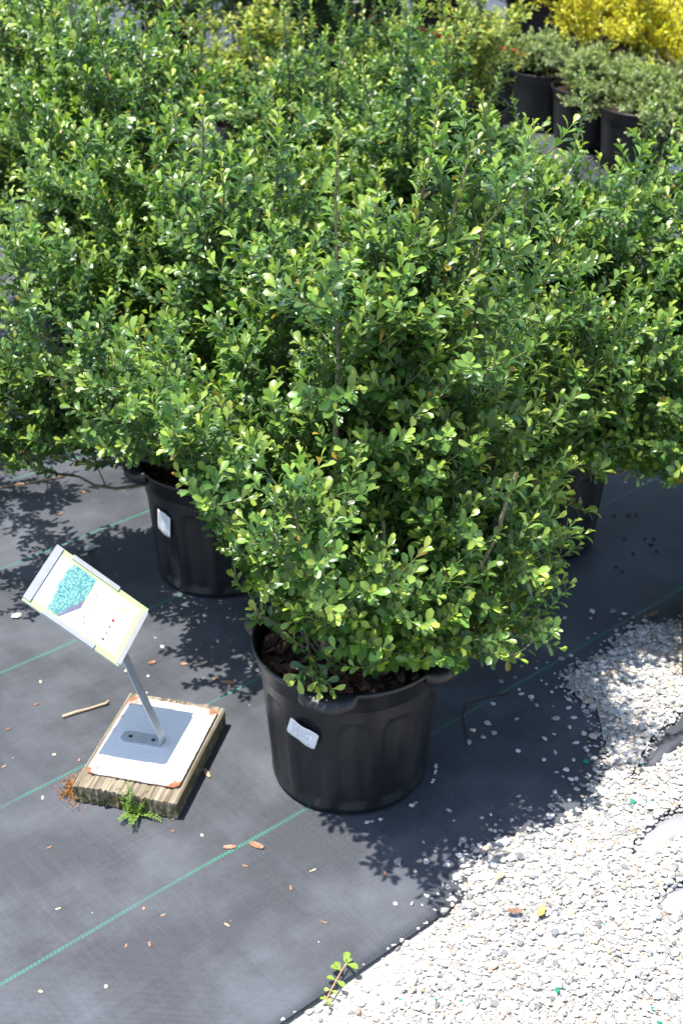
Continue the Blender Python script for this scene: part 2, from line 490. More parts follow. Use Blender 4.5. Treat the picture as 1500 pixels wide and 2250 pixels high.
class Bush:
    """stems > side branches > twigs, with leaves spiralling up the twigs"""
    def __init__(s, seed, a=.42, b=.70, nst=15, nsec=13, nter=5, z0=.235, leafL=.0212, gap=.0049, young=.35,
                 lean=(0, 0), front=1.0, leaders=3, lead_h=(1.08, 1.34), cols=None, r0=.05, lowr=.5, tips=None, twigL=(.05, .11), secL=(.12, .23), droop=0.0, upw=.7, philo=14, zmin=None):
        s.zmin = zmin or (lambda az, rho: .24 + max(0, rho - .12) * .5)
        r = s.r = np.random.default_rng(seed)
        s.P = []; s.D = []; s.N = []; s.L = []; s.A = []
        s.stems = []; s.twigs = []
        up = np.array([0, 0, 1.0])
        tl = list(tips or [])
        for i in range(nst):
            az = i * 2.39996 + r.uniform(-.35, .35)
            ph = rad(philo + (86 - philo) * ((i * .618 + r.uniform(-.06, .06)) % 1.0) ** .9)
            R = 1 / math.sqrt((math.cos(ph) / a) ** 2 + (math.sin(ph) / b) ** 2) * r.uniform(.82, 1.04)
            if ph < rad(27): R *= lowr + (1 - lowr) * (math.degrees(ph) - philo) / max(27 - philo, 1)
            tx, ty = math.cos(ph) * math.cos(az) * R + lean[0], math.cos(ph) * math.sin(az) * R + lean[1]
            if ty < 0: ty *= front; tx *= 1 - .6 * (1 - front) * (tx > 0)
            tl.append((tx, ty, z0 + math.sin(ph) * R))
        for i in range(leaders):
            az = r.uniform(0, 6.283); rr = r.uniform(.05, .22) * a / .42
            tl.append((rr * math.cos(az) + lean[0], rr * math.sin(az) + lean[1], z0 + b * r.uniform(*lead_h)))
        for q_, tip in enumerate(tl):
            lead = q_ >= len(tl) - leaders
            tip = np.array(tip); az = math.atan2(tip[1], tip[0]) + r.uniform(-.5, .5)
            b0 = np.array([math.cos(az) * r0 * r.uniform(.2, 1), math.sin(az) * r0 * r.uniform(.2, 1), z0 - .03])
            h = tip - b0; n = 12
            ctrl = b0 + h * .5 + np.array([0, 0, -.05 * np.linalg.norm(h[:2]) / .4]) + r.normal(0, .018, 3)
            u = np.linspace(0, 1, n)[:, None]
            P = (1 - u) ** 2 * b0 + 2 * u * (1 - u) * ctrl + u * u * tip
            P[1:-1] += r.normal(0, .0045, (n - 2, 3))
            Ls = np.linalg.norm(h)
            s.stems.append((P, np.linspace(.0052, .0011, n) * (Ls / .6) ** .5))
            k = max(4, int(nsec * Ls / .6 * (.7 if lead else 1)))
            for j in range(k):
                f = .16 + .84 * (j + r.uniform(0, .8)) / k
                if lead and f > .72: continue
                s.branch(P, f, j * 2.4 + r.uniform(-.5, .5), r.uniform(*secL) * ((1.1 - .85 * f) if lead else (1.12 - .45 * f)), nter, leafL, gap, young, twigL, upw, droop)
            # the leafy end of the stem
            s.leafline(P[int(n * (.5 if lead else .62)):], leafL, gap * 1.15, young)
        s.finish(cols)
    def line(s, p, d, L, up, n=5):
        r = s.r; pts = [p]; d = d.copy()
        for i in range(n - 1):
            d = norm(d + up + r.normal(0, .05, 3)); pts.append(pts[-1] + d * L / (n - 1))
        return np.array(pts)
    def split(s, P, f, th, ang):
        n = len(P); x = f * (n - 1); i = min(int(x), n - 2); q = P[i] + (P[i + 1] - P[i]) * (x - i)
        t = norm(P[i + 1] - P[i]); a = np.cross(t, (.3, .2, .93)); a = norm(a); b = np.cross(t, a)
        return q, norm(t * math.cos(ang) + (a * math.cos(th) + b * math.sin(th)) * math.sin(ang))
    def branch(s, P, f, th, L, nter, leafL, gap, young, twigL, upw, droop):
        r = s.r
        q, d = s.split(P, f, th, r.uniform(.6, 1.05))
        out = norm(np.array([q[0], q[1], 0.02])) * .10
        B = s.line(q, d, L, np.array([0, 0, upw * .16]) + out * .6)
        if s.low(B): return
        s.twigs.append((B, np.linspace(.0017, .0008, len(B))))
        s.leafline(B[1:], leafL, gap * 1.1, young)
        for j in range(nter):
            q2, d2 = s.split(B, .22 + .75 * (j + r.uniform(0, .7)) / nter, j * 2.4 + r.uniform(-.4, .4), r.uniform(.55, 1.0))
            Tw = s.line(q2, d2, r.uniform(*twigL), np.array([0, 0, upw * .2 - droop]), 4)
            if s.low(Tw): continue
            s.twigs.append((Tw, np.linspace(.0010, .0006, len(Tw))))
            s.leafline(Tw, leafL, gap, young)
    def low(s, P):
        e = P[-1]; m_ = P[len(P) // 2]
        return any(q[2] < s.zmin(math.degrees(math.atan2(q[1], q[0])), math.hypot(q[0], q[1])) for q in (e, m_))
    def leafline(s, P, leafL, gap, young):
        r = s.r
        seg = np.linalg.norm(np.diff(P, axis=0), axis=1); cum = np.concatenate([[0], np.cumsum(seg)]); Lt = cum[-1]
        n = max(4, int(Lt / gap))
        u = np.linspace(.06, 1, n) * Lt
        pt = np.stack([np.interp(u, cum, P[:, k]) for k in range(3)], -1)
        idx = np.clip(np.searchsorted(cum, u) - 1, 0, len(seg) - 1)
        t = norm(np.diff(P, axis=0)[idx])
        ref = np.tile(np.array([.31, .22, .92]), (n, 1)); a = norm(np.cross(t, ref)); b = np.cross(t, a)
        th = np.arange(n) * 2.39996 + r.uniform(0, 6.28) + r.normal(0, .3, n)
        fr = u / Lt
        ang = np.where(fr > .93, .45, 1.0) * r.normal(.84, .13, n)
        rd = a * np.cos(th)[:, None] + b * np.sin(th)[:, None]
        d = norm(t * np.cos(ang)[:, None] + rd * np.sin(ang)[:, None] + np.array([0, 0, .10]) + r.normal(0, .06, (n, 3)))
        nn = t - (t * d).sum(1)[:, None] * d + np.array([0, 0, .75]) + norm(pt * np.array([1, 1, 0]) + 1e-6) * .15 + r.normal(0, .14, (n, 3))
        nn = norm(nn - (nn * d).sum(1)[:, None] * d)
        L = leafL * r.uniform(.82, 1.18) * r.uniform(.7, 1.25, n) * np.where(fr > .9, .72, 1.0) * np.where(fr < .2, .8, 1)
        # age 0 = old and dark, 1 = fresh tip; depends on the shoot, not on light
        age = np.clip((fr - .55) / .45, 0, 1) ** 1.4 * (.35 + young * r.uniform(.3, 1.25)) + r.normal(.05, .07, n)
        s.P.append(pt); s.D.append(d); s.N.append(nn); s.L.append(L); s.A.append(age)
    def finish(s, cols):
        s.P, s.D, s.N = (np.vstack(x) for x in (s.P, s.D, s.N)); s.L = np.concatenate(s.L); s.A = np.concatenate(s.A).clip(0, 1)
        old, midc, new = (np.array(c) for c in (cols or ((.053, .120, .029), (.148, .254, .050), (.35, .45, .078))))
        A = s.A[:, None]
        C = np.where(A < .45, old + (midc - old) * A / .45, midc + (new - midc) * (A - .45) / .55)
        C = C * s.r.normal(1, .14, (len(A), 1)).clip(.6, 1.4) * (1 + s.r.normal(0, .05, C.shape))
        dead = s.r.random(len(A)) < (.007 if cols is None else 0)      # a few yellowed and brown leaves
        C[dead] = np.array((.34, .25, .05)) * s.r.uniform(.5, 1.2, (dead.sum(), 1))
        s.C = C.clip(.004, .7)
    def frames(s, sel):
        X = np.cross(s.D[sel], s.N[sel])
        return np.stack([X, s.D[sel], s.N[sel]], -1)          # columns
    def leaf_arrays(s, sel, tmpl):
        TV, TT, TQ, sh = tmpl
        R = s.frames(sel) * s.L[sel][:, None, None]
        n = len(R); k = len(TV)
        wv = s.r.uniform(.85, 1.15, n)
        tv = np.repeat(TV[None], n, 0); tv[:, :, 0] *= wv[:, None]; tv[:, :, 2] *= s.r.uniform(.4, 1.7, n)[:, None]
        V = np.einsum('nij,nkj->nki', R, tv) + s.P[sel][:, None]
        C = s.C[sel][:, None] * sh[None, :, None]
        off = (np.arange(n) * k)[:, None, None]
        return V.reshape(-1, 3), ((TT[None] + off).reshape(-1, 3), (TQ[None] + off).reshape(-1, 4)), C.reshape(-1, 3)

def tubes_mesh(name, lines, mat, seg=5, cb=(.17, .135, .10), ct=(.16, .19, .06)):
    m = MB()
    for P, r_ in lines:
        k = len(P); u = np.repeat(np.linspace(0, 1, k), seg)[:, None]
        m.tube(P, r_, seg, np.array(cb) * (1 - u) + np.array(ct) * u, cap=False)
    me = bpy.data.meshes.new(name); me.from_pydata(np.vstack(m.v).tolist(), [], m.f); setcol(me, np.vstack(m.c))
    me.polygons.foreach_set('use_smooth', [True] * len(me.polygons)); me.materials.append(mat); me.update()
    return me

T_HI, T_LO = leaf_template(LEAF_HI), leaf_template(LEAF_LO)
BARK_B, BARK_T = (.19, .155, .12), (.17, .15, .085)

# ------------------------------------------------------------------ pots
def pot_mesh(h=.25, rt=.151, rb=.125, seg=144, flutes=12, hi=True):
    zs = list(np.linspace(0, h * .80, 26 if hi else 4)) + [h * .82, h * .835, h * .84, h * .86, h * .865, h * .90, h * .905, h * .955, h * .96, h * .985, h]
    extra = [0] * (26 if hi else 4) + [.0, .0, .0022, .0022, .0036, .0036, .0048, .0052, .0075, .0085, .0075]
    th = np.arange(seg) * 2 * np.pi / seg
    V = []
    for z, e in zip(zs, extra):
        r = rb + (rt - .008 - rb) * z / h + e
        rr = np.full(seg, r)
        if hi and e == 0:
            w_ = 2 * np.pi / flutes; x = ((th / w_) % 1.0 - .5) * 2       # -1..1 across one flute
            top = h * (.60 + .16 * np.sqrt(np.clip(1 - (x / .72) ** 2, 0, 1)))
            ins = (np.abs(x) < .72) & (z < top) & (z > .008)
            edge = np.clip((.72 - np.abs(x)) / .10, 0, 1) * np.clip((top - z) / .010, 0, 1)
            rr = rr - np.where(ins, .0060 * edge, 0)
        V.append(np.stack([rr * np.cos(th), rr * np.sin(th), np.full(seg, z)], -1))
    # lip and inner wall
    for z, dr in ((h - .001, -.002), (h - .006, -.0045), (h * .75, -.010)):
        r = rt + dr - .002; V.append(np.stack([r * np.cos(th), r * np.sin(th), np.full(seg, z)], -1))
    n = len(V); V = np.vstack(V)
    i = (np.arange(n - 1)[:, None] * seg + np.arange(seg)[None]).ravel(); j = (np.arange(n - 1)[:, None] * seg + (np.arange(seg)[None] + 1) % seg).ravel()
    F = [tuple(q) for q in np.stack([i, j, j + seg, i + seg], -1)] + [tuple(range(seg))[::-1]]
    m = bpy.data.meshes.new('pot'); m.from_pydata(V.tolist(), [], F); setcol(m, np.ones((len(V), 3)))
    m.polygons.foreach_set('use_smooth', [True] * len(m.polygons)); m.materials.append(M['pot']); m.update()
    return m
def lug_mesh(h=.25, rt=.151, span=.30, out=.026):
    """the curved grip that flares out of the rim"""
    V = []; n = 17
    for k in range(n):
        a = -span + 2 * span * k / (n - 1); p = math.cos(a / span * math.pi / 2) ** .55 if abs(a) < span else 0.0
        p = max(p, 0.0)
        c, s_ = math.cos(a), math.sin(a)
        for r, z in ((rt - .0005, h + .0008), (rt + .45 * out * p, h + .0012), (rt + out * p, h - .003 - .004 * p), (rt + out * p, h - .010 - .010 * p),
                     (rt + .55 * out * p - .001, h - .016 - .014 * p), (rt - .004, h - .016 - .024 * p)):
            V.append((r * c, r * s_, z))
    F = []
    for k in range(n - 1):
        for j in range(5):
            F.append((k * 6 + j, k * 6 + j + 1, (k + 1) * 6 + j + 1, (k + 1) * 6 + j))
    m = bpy.data.meshes.new('rim_lug'); m.from_pydata(V, [], F); setcol(m, np.ones((len(V), 3)))
    m.polygons.foreach_set('use_smooth', [True] * len(m.polygons)); m.materials.append(M['pot']); m.update()
    return m
POT_HI, POT_LO, LUG = pot_mesh(), pot_mesh(seg=36, hi=False), lug_mesh()

def soil_mesh(h=.25, r=.137, chips=330, seed=1, top=.226):
    r_ = np.random.default_rng(seed); m = MB()
    a = np.arange(28) * 2 * np.pi / 28; V = [(0, 0, top + .008)]
    for rr, dz in ((.05, .006), (.10, .002), (r, -.003)):
        V += [(rr * math.cos(t), rr * math.sin(t), top + dz + r_.normal(0, .0015)) for t in a]
    F = [(0, 1 + k, 1 + (k + 1) % 28) for k in range(28)]
    for q in range(2):
        b = 1 + q * 28
        F += [(b + k, b + 28 + k, b + 28 + (k + 1) % 28, b + (k + 1) % 28) for k in range(28)]
    m.add(V, F, (.030, .019, .013))
    me0 = m
    c = MB(); pal = np.array([(.050, .024, .015), (.085, .040, .024), (.125, .062, .036), (.035, .020, .014), (.16, .09, .055), (.22, .15, .10)])
    for k in range(chips):
        rr = (r - .006) * math.sqrt(r_.random()); t = r_.uniform(0, 6.283)
        s_ = r_.uniform(.006, .016); R = np.array(Matrix.Rotation(r_.uniform(0, 6.28), 3, 'Z') @ Matrix.Rotation(r_.normal(0, .45), 3, 'X') @ Matrix.Rotation(r_.normal(0, .45), 3, 'Y'))
        c.box((rr * math.cos(t), rr * math.sin(t), top + .008 - .01 * rr / r + r_.uniform(0, .006)), (s_ * r_.uniform(1, 2.2), s_, s_ * .32), R, pal[r_.choice(6, p=[.27, .27, .2, .14, .08, .04])], .0011, r_)
    return m, c

M['soil'] = simple('potting_soil', (.03, .019, .013), .95, .5, 300, .15, .6)
def sticker_material():
    k = NT('printed_sticker'); uv = k.attr('Col')
    sx = k.n('SeparateColor'); k.t.links.new(uv, sx.inputs[0]); x, y = sx.outputs[0], sx.outputs[1]
    comb = k.n('CombineXYZ'); k.t.links.new(x, comb.inputs[0]); k.t.links.new(y, comb.inputs[1])
    rows = k.math('GREATER_THAN', k.math('SINE', k.math('MULTIPLY', y, 52)), .15)
    wd = k.noise(k.scl(comb.outputs[0], (16, 8.3, 1)), 1, 3)
    ink = k.math('MULTIPLY', rows, k.ramp(wd, .46, .54))
    inx = k.math('MULTIPLY', k.math('GREATER_THAN', x, .14), k.math('LESS_THAN', x, .86))
    iny = k.math('MULTIPLY', k.math('GREATER_THAN', y, .12), k.math('LESS_THAN', y, .90))
    ink = k.math('MULTIPLY', k.math('MULTIPLY', ink, k.math('MULTIPLY', inx, iny)), .62)
    return k.fin(k.mix(ink, (.74, .75, .76), (.16, .16, .18)), .45, spec=.4)
M['sticker'] = sticker_material()

def sticker(parent, az, z, wdt, hgt, tilt, rt=.151, rb=.125, h=.25, seed=0):
    n, k = 13, 9; V = []; C = []
    for i_ in range(n):
        for j in range(k):
            u, v = i_ / (n - 1), j / (k - 1)
            x, y = (u - .5) * wdt, (v - .5) * hgt
            cr = .0016
            if i_ in (0, n - 1) and j in (0, k - 1): x *= .965; y *= .94
            xr, yr = x * math.cos(tilt) - y * math.sin(tilt), x * math.sin(tilt) + y * math.cos(tilt)
            zz = z + yr; r = rb + (rt - .008 - rb) * zz / h + .0011 + .0009 * math.sin(u * 9 + seed) * math.sin(v * 4 + 1)
            a = az + xr / r
            V.append((r * math.cos(a), r * math.sin(a), zz)); C.append((u, v, 0))
    F = [(i_ * k + j, (i_ + 1) * k + j, (i_ + 1) * k + j + 1, i_ * k + j + 1) for i_ in range(n - 1) for j in range(k - 1)]
    m = MB(); m.add(V, F, np.array(C)); o = m.build('price_sticker', M['sticker'], parent, True)
    o.modifiers.new('thickness', 'SOLIDIFY').thickness = .0004
    return o

# ------------------------------------------------------------------ hollies
HOLLY_GROUP = 'potted hollies standing in rows on the fabric'
Z_POT = .004
def near_holly(bush, loc, rz, label, stick=None, seed=1, n_single=300, tmpl=T_HI):
    root = empty('potted_holly', (loc[0], loc[1], Z_POT))
    tag(root, label, 'potted shrub', HOLLY_GROUP)
    pot = link(bpy.data.objects.new('pot', POT_HI), root); pot.rotation_euler.z = rz
    for k in range(4):
        lg = link(bpy.data.objects.new('rim_lug', LUG), pot); lg.rotation_euler.z = rad((0, 78, 180, 258)[k])
    if stick:
        for a in stick: sticker(pot, a[0] - rz, *a[1:])
    m, c = soil_mesh(seed=seed)
    so = m.build('soil', M['soil'], root, True)
    ch = c.build('bark_mulch', M['dry'], so); tag(ch, kind='stuff')
    for P, r_ in bush.stems:
        o = link(bpy.data.objects.new('stem', tubes_mesh('stem', [(P, r_)], M['bark'], 7, BARK_B, BARK_T)), root)
    tw = link(bpy.data.objects.new('twigs', tubes_mesh('twigs', bush.twigs, M['bark'], 4, (.14, .14, .06), (.14, .20, .05))), root); tag(tw, kind='stuff')
    # the leaves that show largest are meshes of their own
    W = bush.P + bush.D * bush.L[:, None] * .5 + np.array([loc[0], loc[1], Z_POT])
    X, Y, Dp = px(W)
    facing = np.abs((bush.N * norm(campos - W)).sum(1))
    area = facing * bush.L ** 2 / Dp ** 2
    cell = (np.floor(X / 9).astype(int) * 1000 + np.floor(Y / 9).astype(int))
    inb = (X > 5) & (X < 677) & (Y > 5) & (Y < 1018)
    order = np.lexsort((Dp, cell)); first = np.ones(len(order), bool); first[1:] = cell[order][1:] != cell[order][:-1]
    cand = order[first]; cand = cand[inb[cand]]
    pick = cand[np.argsort(-area[cand])[:n_single]]
    mask = np.ones(len(bush.P), bool); mask[pick] = False
    V, F, C = bush.leaf_arrays(np.nonzero(mask)[0], tmpl)
    fo = link(bpy.data.objects.new('foliage', npmesh('foliage', V, F, C, M['leaf'])), root); tag(fo, kind='stuff')
    TV, TT, TQ, sh = T_HI
    # one shared leaf mesh per colour class
    ncl = 14; cls = np.clip((bush.A[pick] * ncl).astype(int), 0, ncl - 1); pool = {}
    R = bush.frames(pick)
    for q, kls, rot in zip(pick, cls, R):
        if kls not in pool:
            tv = TV.copy(); tv[:, 2] *= bush.r.uniform(.6, 1.5)
            pool[kls] = npmesh('leaf', tv, (TT, TQ), bush.C[q][None] * sh[:, None], M['leaf'])
        o = link(bpy.data.objects.new('leaf', pool[kls]), root)
        Mx = Matrix(rot.tolist()).to_4x4() @ Matrix.Scale(float(bush.L[q]), 4)
        Mx.translation = Vector(bush.P[q]); o.matrix_local = Mx
    return root

def front_low(az, rho):
    # how low the foliage hangs: close to the rim on the right, higher towards the path and the sign
    k = max(0.0, math.cos(math.radians(az + 100))) * 1.05 + max(0.0, math.cos(math.radians(az - 175))) * 1.75 + .02
    return .226 + max(0, rho - .09) * k
front = Bush(11, a=.34, b=.62, nst=20, nsec=16, nter=5, leaders=6, young=.7, lean=(.0, .03), front=.5, philo=22, zmin=front_low, secL=(.10, .20),
             tips=[(.22, .06, .44), (.22, .08, .36), (-.17, -.06, .40), (-.07, -.25, .58), (.06, -.13, .45), (-.14, -.09, .36), (.23, .02, .31), (.18, .06, .90), (-.15, -.03, .30), (.15, -.06, .36), (.18, .04, .29),
                   (.05, -.11, .34), (-.09, -.10, .32), (.24, .08, .36), (.13, -.08, .29), (.20, -.02, .29), (.16, -.05, .28), (.10, -.12, .30), (.20, .10, .60), (.22, .06, .53),
                   (.40, .36, .60), (.34, .36, .50), (.44, .38, .52), (.30, .32, .68), (.36, .30, .58)])
for cp in ([(.045, -.065, .225), (.10, -.085, .30), (.155, -.085, .37), (.20, -.07, .46), (.23, -.05, .56)], [(.02, -.06, .225), (.035, -.085, .31), (.05, -.09, .40), (.045, -.08, .50)], [(-.02, -.06, .225), (-.045, -.08, .30), (-.08, -.085, .38), (-.10, -.08, .46)]):
    cp = np.array(cp); q_ = np.linspace(0, len(cp) - 1, 10)
    P_ = np.stack([np.interp(q_, np.arange(len(cp)), cp[:, k_]) for k_ in range(3)], -1) + np.random.default_rng(3).normal(0, .0018, (10, 3))
    front.stems.append((P_, np.linspace(.0052, .0026, 10)))
# one low sprig that hangs over the rim at the front
spr = np.array([(-.05, -.07, .262), (-.05, -.105, .275), (-.048, -.135, .272), (-.045, -.158, .262)])
for P_ in (spr, np.array([(-.05, -.105, .275), (-.068, -.125, .277), (-.078, -.140, .270)]), np.array([(-.048, -.135, .272), (-.030, -.150, .270), (-.024, -.160, .264)])):
    b_ = Bush.__new__(Bush); b_.r = np.random.default_rng(5); b_.P = []; b_.D = []; b_.N = []; b_.L = []; b_.A = []
    b_.leafline(P_, .0225, .0048, 1.2); b_.finish(None)
    front.twigs.append((P_, np.linspace(.0013, .0007, len(P_))))
    for k_ in 'PDNLAC': setattr(front, k_, np.concatenate([getattr(front, k_), getattr(b_, k_)]))
near_holly(front, (.013, 1.710), rad(-103), 'large holly shrub in black pot with white sticker beside the gravel edge',
           [(rad(-122), .150, .052, .034, rad(-17), .151, .125, .25, 1)], 21)
left = Bush(23, a=.43, b=.56, nst=18, nsec=14, nter=5, leaders=5, young=.6, philo=16, tips=[(-.42, -.12, .36), (-.43, .02, .38), (-.40, -.05, .42), (-.37, .02, .34), (-.33, -.10, .35), (-.12, -.22, .46), (-.35, -.08, .38)],
            zmin=lambda az, rho: .25 + max(0, rho - .13) * (.12 if abs(az) > 148 else .75))
near_holly(left, (-.240, 2.306), rad(-60), 'holly shrub overhanging its shaded black pot behind the tilted plant sign',
           [(rad(-134), .150, .036, .052, rad(-12), .151, .125, .25, 3)], 22, tmpl=T_LO)
right = Bush(37, a=.45, b=.42, nst=19, nsec=14, nter=5, leaders=5, young=.6, philo=16, lead_h=(1.2, 1.6), tips=[(.43, -.10, .45), (.42, .0, .58), (.45, -.15, .36), (.36, -.22, .42), (.19, -.38, .36), (.10, -.38, .42), (.27, -.31, .43), (.0, -.34, .46), (.22, -.38, .48), (.12, -.36, .52), (.05, -.30, .56), (.26, -.34, .38), (-.08, -.30, .50), (.42, .10, .66), (.40, .06, .50), (.36, .16, .60), (.30, -.05, .68)], zmin=lambda az, rho: .25 + max(0, rho - .13) * .3)
near_holly(right, (.398, 2.43), rad(20), 'holly shrub with upright shoots standing behind the gravel and the front pot', None, 23, tmpl=T_LO)

def far_parts(bush, tmpl, matl, pot=POT_LO, tw=True):
    V, F, C = bush.leaf_arrays(np.arange(len(bush.P)), tmpl)
    d = dict(foliage=npmesh('foliage', V, F, C, matl), stem=[tubes_mesh('stem', [q], M['bark'], 5, BARK_B, BARK_T) for q in bush.stems], pot=pot)
    if tw: d['twigs'] = tubes_mesh('twigs', bush.twigs, M['bark'], 3, (.14, .14, .06), (.14, .20, .05))
    return d
def soil_disc():
    m, c = soil_mesh(chips=0); V = np.vstack(m.v)
    me = bpy.data.meshes.new('soil'); me.from_pydata(V.tolist(), [], m.f); me.materials.append(M['soil']); return me
SOIL = soil_disc()
def place_far(name, parts, loc, rz, label, cat, group, scale=1.0, stems=True, sxy=None):
    root = empty(name, (loc[0], loc[1], Z_POT), rz); tag(root, label, cat, group)
    root.scale = (scale if sxy is None else sxy,) * 2 + (scale,)
    link(bpy.data.objects.new('pot', parts['pot']), root); link(bpy.data.objects.new('soil', SOIL), root)
    if stems:
        for me_ in parts['stem']: link(bpy.data.objects.new('stem', me_), root)
    if 'twigs' in parts: tag(link(bpy.data.objects.new('twigs', parts['twigs']), root), kind='stuff')
    tag(link(bpy.data.objects.new('foliage', parts['foliage']), root), kind='stuff')
    return root
HA = far_parts(Bush(51, a=.45, b=.52, nst=17, nsec=13, nter=5, leaders=8, young=.75, lead_h=(1.15, 1.62)), T_LO, M['leaf'])
HB = far_parts(Bush(52, a=.45, b=.54, nst=17, nsec=13, nter=5, leaders=8, young=.75, lead_h=(1.15, 1.62)), T_LO, M['leaf'])
HP = far_parts(Bush(57, a=.44, b=.50, nst=16, nsec=13, nter=5, leaders=4, young=.75, philo=16, tips=[(-.46, .0, .50), (-.44, -.12, .38), (-.42, .10, .62), (-.46, -.18, .46), (-.36, -.2, .34), (-.40, .15, .45), (-.34, -.05, .66)],
                      zmin=lambda az, rho: .25 + max(0, rho - .13) * .15), T_LO, M['leaf'])
far_h = [((.96, 2.66), HP, 0.0, 'holly shrub beside the upright one, overhanging the shaded fabric past the gravel'),
         ((-.450, 2.90), HB, 2.1, 'holly shrub directly behind the one overhanging its shaded pot'),
         ((.170, 3.02), HA, 3.9, 'holly shrub in front of the yellow green mounded shrubs'),
         ((-.09, 3.58), HB, 3.0, 'shorter holly shrub between its taller neighbours and the yellow green shrubs'),
         ((.12, 4.20), HA, 5.1, 'lower holly shrub between the two yellow green mounded shrubs'),
         ((-1.067, 2.77), HA, .4, 'holly shrub at the open fabric end of its row'),
         ((-.680, 3.49), HB, 4.4, 'holly shrub deep inside the block of hollies'),
         ((-1.297, 3.36), HB, 5.4, 'holly shrub deep inside the block of hollies'),
         ((-.910, 4.08), HA, 2.6, 'holly shrub deep inside the block of hollies'),
         ((-1.14, 4.67), HB, .9, 'holly shrub deep inside the block of hollies')]
for (p, parts, rz, lab) in far_h:
    place_far('potted_holly', parts, p, rz, lab, 'potted shrub', HOLLY_GROUP, {.17: .90, -.09: .80, .12: .78}.get(p[0], 1.0), sxy={-.09: .95}.get(p[0]))

# ------------------------------------------------------------------ shrubs beyond
YG = far_parts(Bush(61, a=.27, b=.36, nst=20, nsec=13, nter=5, leaders=2, young=.9, leafL=.017, gap=.0055, philo=22, secL=(.06, .11), twigL=(.03, .06),
                    cols=((.19, .25, .06), (.36, .41, .085), (.55, .54, .12))), T_LO, M['leaf_soft'])
for (p, rz, lab) in [((-.24, 4.75), .3, 'yellow green mounded shrub showing between the holly shoots, beside the hollies'),
                     ((.40, 4.98), 4.0, 'yellow green mounded shrub nearest the pale gap and the low green shrubs')]:
    place_far('potted_mounded_shrub', YG, p, rz, lab, 'potted shrub', 'yellow green mounded shrubs', 1.0, sxy=1.35)
GR = far_parts(Bush(71, zmin=lambda az, rho: .20, a=.31, b=.13, nst=22, nsec=11, nter=5, leaders=0, young=.5, leafL=.016, gap=.0055, philo=8, lowr=1.0, secL=(.06, .10), twigL=(.03, .06),
                    cols=((.13, .18, .075), (.27, .34, .13), (.42, .48, .18))), T_LO, M['leaf_soft'])
G2 = far_parts(Bush(72, zmin=lambda az, rho: .20, a=.31, b=.13, nst=22, nsec=11, nter=5, leaders=0, young=.5, leafL=.016, gap=.0055, philo=8, lowr=1.0, secL=(.06, .10), twigL=(.03, .06),
                    cols=((.13, .18, .075), (.27, .34, .13), (.42, .48, .18))), T_LO, M['leaf_soft'])
prow = [((.83, 5.66), GR, .5), ((.965, 5.36), G2, 1.9), ((1.10, 5.06), GR, 3.3), ((1.235, 4.76), G2, 4.4), ((1.37, 4.46), GR, 5.2)]
for k, (p, parts, rz) in enumerate(prow):
    r_ = place_far('potted_low_shrub', parts, p, rz, ['low green shrub in black pot at the pale gap end of its row',
              'low green shrub in black pot second in its row from the pale gap', 'low green shrub in black pot third in its row from the pale gap',
              'low green shrub in black pot with a white tag on its side', 'low green shrub in black pot next to the white tagged pot'][k],
              'potted shrub', 'low green shrubs in touching black pots', .90, sxy=1.05)
    if k == 3:
        potc = [c for c in r_.children if c.name.startswith('pot')][0]
        sticker(potc, rad(-128) - rz, .12, .055, .04, rad(4))
GO = far_parts(Bush(81, zmin=lambda az, rho: .22, a=.29, b=.31, nst=22, nsec=12, nter=5, leaders=1, young=1.0, leafL=.016, gap=.0055, philo=14, lowr=.9, secL=(.06, .11), twigL=(.03, .06),
                    cols=((.50, .44, .035), (.74, .63, .045), (.84, .72, .06))), T_LO, M['leaf_soft'])
for (p, rz, sc, lab) in [((1.06, 5.98), .2, 1.15, 'golden yellow low shrub behind the end of the green pot row'),
                         ((1.22, 5.66), 1.7, 1.2, 'golden yellow low shrub in the middle of the golden group'),
                         ((1.37, 5.33), 3.1, 1.2, 'golden yellow low shrub behind the white tagged pot'),
                         ((1.44, 6.03), 4.6, 1.3, 'taller golden yellow shrub in the back of the golden group'),
                         ((1.60, 5.66), 5.5, 1.3, 'golden yellow shrub at the outer end of the golden group')]:
    place_far('potted_golden_shrub', GO, p, rz, lab, 'potted shrub', 'golden yellow shrubs', sc)
LT = leaf_template(LEAF_LO, .42)
LA = far_parts(Bush(91, a=.36, b=.80, nst=16, nsec=9, nter=3, leaders=3, young=.35, leafL=.085, gap=.020, philo=12, lowr=1.0, secL=(.10, .2), twigL=(.06, .12), droop=.05, upw=.25,
                    cols=((.022, .055, .022), (.075, .13, .045), (.30, .30, .05))), LT, M['leaf_soft'])
for k, (p, rz) in enumerate([((-.75, 6.35), .4), ((-.35, 5.75), 2.9), ((.02, 6.1), 5.0), ((-.15, 7.05), 1.3), ((.48, 7.0), 2.2), ((.95, 7.0), 3.4), ((1.42, 7.0), 4.5), ((2.05, 6.9), 5.6), ((1.2, 7.7), 1.1), ((.2, 7.8), .2)]):
    place_far('potted_lance_leaved_shrub', LA, p, rz, 'dark green narrow leaved shrub at the back of the nursery beds', 'potted shrub', 'dark narrow leaved shrubs at the back')

